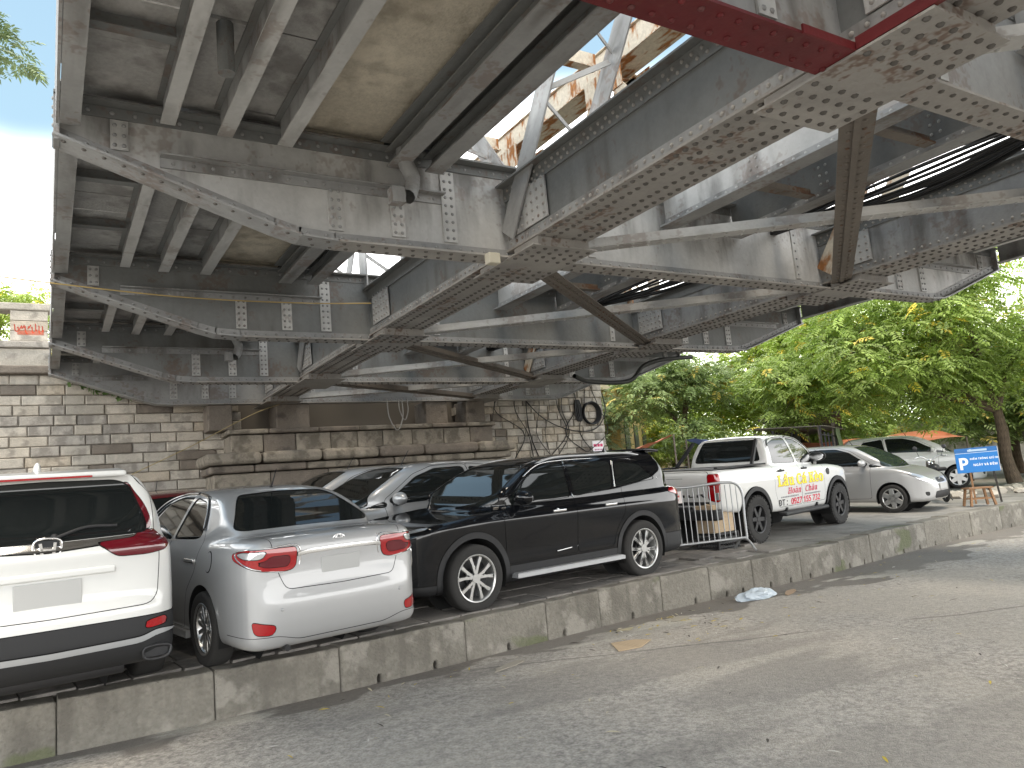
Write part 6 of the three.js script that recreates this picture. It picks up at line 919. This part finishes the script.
{
  const kraft = std({ map: colourTex(256, 256, (u, v) => mulc([0.46, 0.35, 0.23], 0.8 + 0.35 * fbm(u, v, 8, 40, 4, 611)), 0.6), roughness: 0.85 }); M.kraft = kraft;
  const yb = groundY(-9.35), crate = thing('plastic_crate', 'black slatted plastic crate under the cardboard box', 'crate', [9.35, yb, -9.25], 0.15), pm = M.plastic, w = 0.27, d = 0.2;
  mesh('base', B(-w, w, 0.0, 0.012, -d, d), pm, crate);
  for (const [x, z] of [[-w, -d], [w, -d], [-w, d], [w, d]]) mesh('corner_post', B(x - 0.015, x + 0.015, 0.012, 0.27, z - 0.015, z + 0.015), pm, crate);
  for (const s of [-1, 1]) for (let k = 0; k < 4; k++) { const y = 0.03 + k * 0.07; mesh('slat', B(-w + 0.016, w - 0.016, y, y + 0.025, s * d - 0.006, s * d + 0.006), pm, crate); mesh('slat', B(s * w - 0.006, s * w + 0.006, y, y + 0.025, -d + 0.016, d - 0.016), pm, crate); }
  for (const s of [-1, 1]) for (let k = -3; k <= 3; k++) mesh('upright', B(k * 0.07 - 0.006, k * 0.07 + 0.006, 0.012, 0.27, s * d - 0.012, s * d - 0.0065), pm, crate);
  const box = thing('cardboard_box', 'brown cardboard box stacked on the black crate', 'box', [9.33, yb + 0.275, -9.25], 0.12);
  mesh('carton', boxUV(new RoundedBoxGeometry(0.5, 0.44, 0.36, 1, 0.006).translate(0, 0.22, 0)), kraft, box); mesh('flap', bar([-0.25, 0.442, 0.1], [0.25, 0.442, 0.1], 0.16, 0.005, [0, 1, 0.25]), kraft, box); mesh('tape', B(-0.03, 0.03, 0.05, 0.41, 0.1805, 0.182), plain(0.5, 0.36, 0.2, 0.3), box);
  // flat sheet of cardboard on the road
  const fl = mesh('cardboard_sheet', (() => { const sh = new THREE.Shape(); sh.moveTo(-0.27, -0.16); sh.lineTo(0.0, -0.22); sh.lineTo(0.31, -0.06); sh.lineTo(0.22, 0.1); sh.lineTo(-0.04, 0.19); sh.closePath(); return boxUV(new THREE.ExtrudeGeometry(sh, { depth: 0.008, bevelEnabled: false }).rotateX(-Math.PI / 2)); })(), kraft, scene); fl.position.set(5.2, 0.006, -6.63); fl.rotation.y = 0.1; fl.userData = { label: 'flattened piece of brown cardboard lying on the road', category: 'cardboard' };
}
// ---------------------------------------------------------------- litter along the gutter
{
  const bag = (() => { const g = new THREE.IcosahedronGeometry(1, 5), p = g.attributes.position; for (let i = 0; i < p.count; i++) { const x = p.getX(i), y = p.getY(i), z = p.getZ(i), n = 0.62 + 0.75 * vnoise(x * 2.2 + 9, y * 2.2 + z * 3.1 + 9, 64, 64, 7) + 0.22 * vnoise(x * 7 + 20, z * 7 + y * 4 + 20, 64, 64, 8); p.setXYZ(i, x * n * 0.24, Math.max(0.002, (y * n + 0.55) * 0.075), z * n * 0.12); } g.computeVertexNormals(); return g; })();
  const b = mesh('plastic_bag', bag, phys({ color: rgb(0.55, 0.62, 0.68), roughness: 0.3, transmission: 0.2, thickness: 0 }), scene); b.position.set(8.1, 0.004, -7.45); b.userData = { label: 'crumpled pale plastic bag lying in the gutter', category: 'bag' };
  const r = rng(17), leaf = (() => { const sh = new THREE.Shape(); sh.moveTo(0, -0.5); sh.quadraticCurveTo(0.32, -0.1, 0, 0.5); sh.quadraticCurveTo(-0.32, -0.1, 0, -0.5); const g = new THREE.ShapeGeometry(sh, 4).rotateX(-Math.PI / 2), p = g.attributes.position; for (let i = 0; i < p.count; i++) p.setY(i, Math.abs(p.getX(i)) * 0.7); g.computeVertexNormals(); return g; })();
  const lm = std({ color: 0xffffff, roughness: 0.8, side: THREE.DoubleSide }), N = 330, im = new THREE.InstancedMesh(leaf, lm, N), e = new THREE.Euler(), q = new THREE.Quaternion(); im.name = 'fallen_leaves'; im.userData = { kind: 'stuff', label: 'small yellow leaves and scraps scattered over the road', category: 'leaves' };
  for (let k = 0; k < N; k++) { const near = r() < 0.55, cl = r() < 0.4; let x = near ? (cl ? 5.4 + r() * 1.6 : 2 + r() * 13) : r() * 16, z = near ? -7.0 - (x > 2.35 ? (x - 2.35) * 0.112 : 0) + Math.pow(r(), 2) * 1.3 : -7.2 + r() * 5.2; if (z < -7.1 - Math.max(0, x - 2.35) * 0.1) z += 0.25; const s = 0.026 + r() * 0.042; e.set((r() - 0.5) * 0.5, r() * 6.3, (r() - 0.5) * 0.5); im.setMatrixAt(k, new THREE.Matrix4().compose(new THREE.Vector3(x, 0.008, z), q.setFromEuler(e), new THREE.Vector3(s, s, s * 1.8))); const t = r(); im.setColorAt(k, t < 0.4 ? rgb(0.55, 0.42, 0.06) : t < 0.7 ? rgb(0.5, 0.45, 0.33) : t < 0.85 ? rgb(0.6, 0.58, 0.54) : rgb(0.06, 0.05, 0.04)); }
  scene.add(im);
  const scraps = [[6.55, -7.25, 0.34, 0.16, 'pale scrap of board in the gutter by the drain notches', [0.36, 0.33, 0.27]], [8.75, -7.42, 0.55, 0.12, 'torn brown paper strip beside the plastic bag', [0.38, 0.27, 0.18]], [3.9, -6.85, 0.5, 0.12, 'long pale scrap of paper near the black suv front wheel', [0.34, 0.31, 0.26]], [5.75, -7.3, 0.26, 0.1, 'small cream scrap among the yellow leaves', [0.42, 0.37, 0.25]]];
  for (const [x, z, l, w, label, c] of scraps) { const sh = new THREE.Shape(), n = 9; for (let k = 0; k < n; k++) { const a = k / n * 6.283, q2 = 0.75 + 0.5 * r(); k ? sh.lineTo(Math.cos(a) * l / 2 * q2, Math.sin(a) * w / 2 * q2) : sh.moveTo(l / 2 * q2, 0); } const m = mesh('paper_scrap', new THREE.ExtrudeGeometry(sh, { depth: 0.006, bevelEnabled: false }).rotateX(-Math.PI / 2), plain(c[0], c[1], c[2], 0.9), scene); m.position.set(x, 0.005, z); m.rotation.y = r() * 0.6; m.userData = { label, category: 'litter', group: 'scraps in the gutter' }; }
}
// ---------------------------------------------------------------- parking sign on a wooden stool
{
  const c = document.createElement('canvas'); c.width = 720; c.height = 480; const x = c.getContext('2d'); x.fillStyle = '#1f7fd0'; x.fillRect(0, 0, 720, 480); x.fillStyle = '#2a6fb4'; x.fillRect(0, 0, 720, 92); x.fillStyle = '#cfe0ee'; x.fillRect(0, 92, 720, 10); x.fillStyle = '#ffffff'; x.font = 'bold 330px sans-serif'; x.fillText('P', 24, 420); x.textAlign = 'center'; x.font = 'bold 50px sans-serif'; vText(x, '\u0110I\u1EC2M TR\u00D4NG GI\u1EEE XE', 485, 235, 50); x.font = 'bold 62px sans-serif'; vText(x, 'NG\u00C0Y V\u00C0 \u0110\u00CAM', 490, 360, 62); x.fillStyle = '#b9d2e8'; x.fillRect(220, 30, 330, 40); x.fillRect(250, 18, 40, 14);
  const t = new THREE.CanvasTexture(c); t.colorSpace = THREE.SRGBColorSpace; const y0 = groundY(-9.7);
  const wood = std({ map: colourTex(256, 256, (u, v) => mulc([0.30, 0.16, 0.075], 0.6 + 0.7 * fbm(u, v, 6, 40, 4, 661)), 0.5), roughness: 0.7 });
  const st = thing('wooden_stool', 'low brown wooden stool in front of the blue parking sign', 'stool', [17.6, y0, -9.45], -0.6); mesh('seat', B(-0.26, 0.26, 0.37, 0.4, -0.17, 0.17), wood, st); for (const [sx, sz] of [[-1, -1], [1, -1], [-1, 1], [1, 1]]) mesh('leg', bar([sx * 0.26, 0, sz * 0.16], [sx * 0.2, 0.37, sz * 0.12], 0.045, 0.045, [0, 0, 1]), wood, st); mesh('stretcher', [B(-0.2, 0.2, 0.14, 0.17, 0.12, 0.145), B(-0.2, 0.2, 0.14, 0.17, -0.145, -0.12)], wood, st);
  const s = thing('parking_sign', 'blue parking sign with a big white letter P beside the tree', 'sign', [18.35, y0, -9.75], -0.95); s.scale.setScalar(0.86);
  mesh('board', B(-0.50, 0.50, 0.82, 1.48, -0.02, 0), plain(0.06, 0.2, 0.42), s); mesh('printed_face', new THREE.PlaneGeometry(0.99, 0.65).translate(0, 1.15, 0.004), std({ map: t, roughness: 0.4 }), s); mesh('side_panel', B(-0.006, 0.006, 0.84, 1.46, -0.32, 0).rotateY(0.5).translate(0.51, 0, 0), plain(0.66, 0.66, 0.66, 0.6), s);
  mesh('post', bar([-0.2, 0, 0.1], [-0.2, 0.82, -0.01], 0.045, 0.045, [0, 0, 1]), wood, s); mesh('post', bar([0.42, 0, -0.1], [0.34, 0.86, -0.03], 0.045, 0.045, [0, 0, 1]), plain(0.04, 0.035, 0.03), s);
}
// ---------------------------------------------------------------- motorbike behind the hatchback
{
  const g = thing('motorbike', 'old motorbike with wide handlebars standing between the hatchback and the sign', 'motorbike', [18.75, groundY(-11.0), -11.0], 0.75), W = (x) => { const w = sub('wheel', g); w.position.set(x, 0.3, 0); mesh('tyre', new THREE.TorusGeometry(0.265, 0.045, 10, 30), M.tyre, w); const sp = []; for (let k = 0; k < 12; k++) { const a = k / 12 * 6.283; sp.push(cyl([0, 0, 0], [Math.cos(a) * 0.23, Math.sin(a) * 0.23, 0], 0.005, 0.005, 5)); } mesh('rim', [new THREE.TorusGeometry(0.23, 0.012, 8, 28), ...sp, new THREE.CylinderGeometry(0.05, 0.05, 0.08, 12).rotateX(Math.PI / 2)], M.alloy, w); };
  W(-0.62); W(0.62); const dk = plain(0.02, 0.02, 0.022, 0.4), br = M.steelBrown;
  for (const s of [1, -1]) mesh('fork', cyl([0.62, 0.3, s * 0.08], [0.34, 0.98, s * 0.08], 0.022), br, g);
  mesh('handlebar', tube([[0.22, 1.08, 0.38], [0.3, 1.1, 0.2], [0.34, 1.0, 0], [0.3, 1.1, -0.2], [0.22, 1.08, -0.38]], 0.014, 30, 7), M.chrome, g); mesh('headlamp', new THREE.SphereGeometry(0.09, 16, 10).scale(0.8, 1, 1).translate(0.45, 0.9, 0), M.chrome, g);
  mesh('fuel_tank', new THREE.SphereGeometry(1, 20, 12).scale(0.26, 0.12, 0.13).translate(0.1, 0.8, 0), dk, g); mesh('saddle', new RoundedBoxGeometry(0.62, 0.09, 0.24, 3, 0.04).translate(-0.34, 0.78, 0), M.plastic, g); mesh('engine', [new RoundedBoxGeometry(0.34, 0.28, 0.24, 2, 0.04).translate(0.02, 0.4, 0), cyl([0.1, 0.5, 0], [0.22, 0.66, 0], 0.08)], M.alloyDark, g); mesh('frame', [tube([[0.34, 0.9, 0], [0.15, 0.6, 0.02], [-0.2, 0.35, 0.04], [-0.62, 0.3, 0.06]], 0.02, 24, 6), tube([[0.34, 0.95, 0], [0, 0.72, 0], [-0.6, 0.68, 0]], 0.02, 20, 6)], dk, g); mesh('mudguard', [new THREE.TorusGeometry(0.325, 0.05, 6, 16, 1.6).rotateZ(0.9).scale(1, 1, 0.9).translate(-0.62, 0.3, 0), new THREE.TorusGeometry(0.325, 0.05, 6, 16, 1.2).rotateZ(0.9).translate(0.62, 0.3, 0)], dk, g); mesh('exhaust', tube([[0.1, 0.3, -0.14], [-0.2, 0.24, -0.16], [-0.8, 0.34, -0.18]], 0.035, 20, 8), M.chrome, g); mesh('side_stand', cyl([-0.05, 0.3, 0.1], [-0.1, 0.0, 0.26], 0.012), dk, g);
  for (const s of [1, -1]) mesh('mirror', [cyl([0.27, 1.1, s * 0.25], [0.24, 1.3, s * 0.32], 0.006, 0.006, 6), new THREE.SphereGeometry(0.055, 12, 8).scale(0.3, 1, 1).translate(0.24, 1.32, s * 0.33)], dk, g);
}
// ---------------------------------------------------------------- cage cart between the hatchback and the trees
{
  const g = thing('cage_cart', 'dark metal frame cart with a green tarpaulin behind the silver hatchback', 'cart', [18.2, groundY(-14), -14.2], 0.5), m = plain(0.03, 0.03, 0.035, 0.6, 0.3), L = 1.35, w = 0.6;
  mesh('bed', B(-L, L, 0.5, 0.58, -w, w), m, g); for (let k = 0; k <= 4; k++) for (const s of [-1, 1]) mesh('upright', B(-L + k * L / 2 - 0.02, -L + k * L / 2 + 0.02, 0.582, k % 4 ? 1.85 : 2.0, s * w - 0.02, s * w + 0.02), m, g); for (const y of [0.95, 1.35, 1.75]) for (const s of [-1, 1]) mesh('rail', B(-L - 0.03, L + 0.03, y, y + 0.03, s * w + s * 0.021, s * w + s * 0.04), m, g);
  for (const x of [-0.9, 0.9]) for (const s of [-1, 1]) { const q = sub('wheel', g); q.position.set(x, 0.27, s * (w + 0.08)); mesh('tyre', new THREE.TorusGeometry(0.22, 0.05, 8, 24), M.tyre, q); mesh('rim', new THREE.CylinderGeometry(0.18, 0.18, 0.04, 18).rotateX(Math.PI / 2), M.steelBrown, q); }
  const t = new THREE.PlaneGeometry(0.75, 1.25, 12, 16), p = t.attributes.position; for (let i = 0; i < p.count; i++) p.setZ(i, 0.06 * Math.sin(p.getX(i) * 17 + p.getY(i)) + 0.03 * Math.sin(p.getY(i) * 9)); t.computeVertexNormals(); mesh('tarpaulin', t.translate(1.05, 1.35, w + 0.12), std({ color: rgb(0.09, 0.12, 0.055), roughness: 0.85, side: THREE.DoubleSide }), g);
  const roof = thing('shed_roof', 'weathered sheet roof on posts behind the cart', 'shed', [20.2, groundY(-16), -16.0], 0.5), tin = plain(0.22, 0.20, 0.17, 0.8); for (let k = 0; k < 6; k++) mesh('roof_sheet', bar([-1.9 + k * 0.75, 2.12 + (k % 2) * 0.012, -1.1], [-1.9 + k * 0.75, 1.98 + (k % 2) * 0.012, 1.1], 0.73, 0.02), tin, roof); for (const [x, z] of [[-1.9, -0.9], [1.9, -0.9], [-1.9, 0.9], [1.9, 0.9]]) mesh('post', B(x - 0.04, x + 0.04, 0, 1.98, z - 0.04, z + 0.04), M.steelBrown, roof);
}
// ---------------------------------------------------------------- market stalls, tarpaulins and a yellow building beyond
{
  const tarp = (label, corners, sag, mat, name = 'tarpaulin') => { const n = 14, P = [], I = [], q = corners.map((c) => new THREE.Vector3(...c)); for (let j = 0; j <= n; j++) for (let i = 0; i <= n; i++) { const u = i / n, v = j / n, a = q[0].clone().lerp(q[1], u), b = q[3].clone().lerp(q[2], u), c = a.lerp(b, v); c.y -= sag * 4 * u * (1 - u) * (0.4 + v) + 0.03 * Math.sin(u * 19 + v * 7); P.push(c.x, c.y, c.z); } for (let j = 0; j < n; j++) for (let i = 0; i < n; i++) { const o = j * (n + 1) + i; I.push(o, o + 1, o + n + 2, o, o + n + 2, o + n + 1); } const g = new THREE.BufferGeometry(); g.setAttribute('position', new THREE.Float32BufferAttribute(P, 3)); g.setIndex(I); g.computeVertexNormals(); const t = thing(name, label, 'tarpaulin', [0, 0, 0]); mesh('sheet', g, mat, t); corners.forEach((c) => mesh('pole', cyl([c[0], gy(c[2]), c[2]], c, 0.03), M.steelBrown, t)); return t; };
  const orange = phys({ color: rgb(0.62, 0.16, 0.05), roughness: 0.6, transmission: 0.25, thickness: 0, side: THREE.DoubleSide }), blue = phys({ color: rgb(0.10, 0.16, 0.42), roughness: 0.6, transmission: 0.2, thickness: 0, side: THREE.DoubleSide });
  tarp('orange tarpaulin stretched between the abutment and the pickup', [[15.0, 2.55, -18.9], [17.2, 3.05, -18.4], [17.6, 2.75, -20.4], [15.2, 2.45, -20.6]], 0.12, orange);
  tarp('blue tarpaulin above the pickup tail', [[17.9, 2.75, -17.4], [19.6, 2.62, -16.9], [20.0, 2.45, -18.6], [18.2, 2.9, -18.9]], 0.1, blue);
  tarp('long orange awning behind the pickup cab and hatchback', [[20.6, 2.25, -17.0], [26.5, 2.2, -14.3], [27.2, 2.6, -16.0], [21.0, 2.6, -18.6]], 0.1, orange, 'awning');
  tarp('second orange awning at the far right behind the tree', [[28.5, 1.9, -12.0], [33.5, 1.9, -9.5], [34.2, 2.3, -11.2], [29.2, 2.3, -13.8]], 0.1, orange, 'awning');
  const b = thing('yellow_building', 'faded yellow building half hidden by trees right of the abutment', 'building', [23.8, 0.9, -27.4], 0.73), yel = std({ map: concTex([0.55, 0.40, 0.15], [0.36, 0.25, 0.10], 741, 4), roughness: 0.9 });
  mesh('wall', B(-7, 9, 0, 4.3, -3, 0), yel, b); mesh('eaves', B(-7.3, 9.3, 4.302, 4.5, -3.3, 0.35), plain(0.5, 0.42, 0.28), b); for (let k = 0; k < 6; k++) { const w = mesh('window', B(-6 + k * 2.6, -4.9 + k * 2.6, 1.7, 3.1, 0.003, 0.05), plain(0.08, 0.09, 0.09, 0.3), b); mesh('sill', B(-6.1 + k * 2.6, -4.8 + k * 2.6, 1.6, 1.69, 0.003, 0.12), plain(0.5, 0.42, 0.28), w); }
  const sh = thing('stall_row', 'row of dark market stalls under the far trees', 'stalls', [27, 0.9, -21.5], 0.62), dk = plain(0.035, 0.032, 0.03, 0.9); mesh('back_wall', B(-9, 16, 0, 2.3, -0.4, 0), dk, sh); for (let k = 0; k < 10; k++) { mesh('post', B(-9 + k * 2.6, -8.9 + k * 2.6, 0, 2.2, 1.5, 1.6), M.steelBrown, sh); mesh('counter', B(-8.4 + k * 2.6, -6.8 + k * 2.6, 0, 0.85, 0.4, 1.2), [M.stone[1], M.slabGrey, M.stoneDark][k % 3], sh); } mesh('roof', bar([-9.2, 2.32, 0.6], [16.2, 2.32, 0.6], 2.4, 0.05), M.steelBrown, sh);
  // garden wall and hedge that close the far side of the street
  const hw = thing('boundary_wall', 'low stained wall far behind the trees on the right', 'wall', [44, 0.3, -18], -0.9); mesh('wall', B(-22, 22, 0, 3.2, -0.3, 0), M.stone[2], hw); mesh('coping', B(-22.1, 22.1, 3.202, 3.32, -0.36, 0.06), M.stone[4], hw);
  const r = rng(33); for (let k = 0; k < 5; k++) { const x = 24.6 + k * 1.1, z = -9.9 - r() * 1.3 + k * 0.28; tree(['bush beside the tree trunk at the right edge', 'second bush right of the tree trunk', 'third bush along the right kerb', 'fourth bush along the right kerb', 'last bush along the right kerb'][k], 'bushes by the right kerb', [x, gy(z), z], [x, gy(z) + 0.3, z], [[x, gy(z) + 0.75, z, 0.6, 0.5, 0.6, 260]], 0.04, { seed: 40 + k, clump: 0.25, size: 0.2, mat: M.leafC, name: 'bush' }); }
  // rubble at the foot of the right tree
  const rg = [], rr = rng(71); for (let k = 0; k < 46; k++) { const s = 0.06 + rr() * 0.16, g = new THREE.DodecahedronGeometry(s, 0).scale(1.3, 0.7, 1).rotateY(rr() * 6).translate(19.6 + rr() * 5.4, 0, -10.3 - rr() * 1.4), p = g.attributes.position; g.translate(0, groundY(-10.8) + s * 0.3, 0); rg.push(boxUV(g)); } const rb = mesh('rubble', rg, M.stone[2], scene); rb.userData = { kind: 'stuff', label: 'heap of broken stones around the foot of the right tree', category: 'rubble' };
}
scene.traverse((o) => { if (o.isMesh) o.castShadow = o.receiveShadow = true; });
renderer.render(scene, camera);
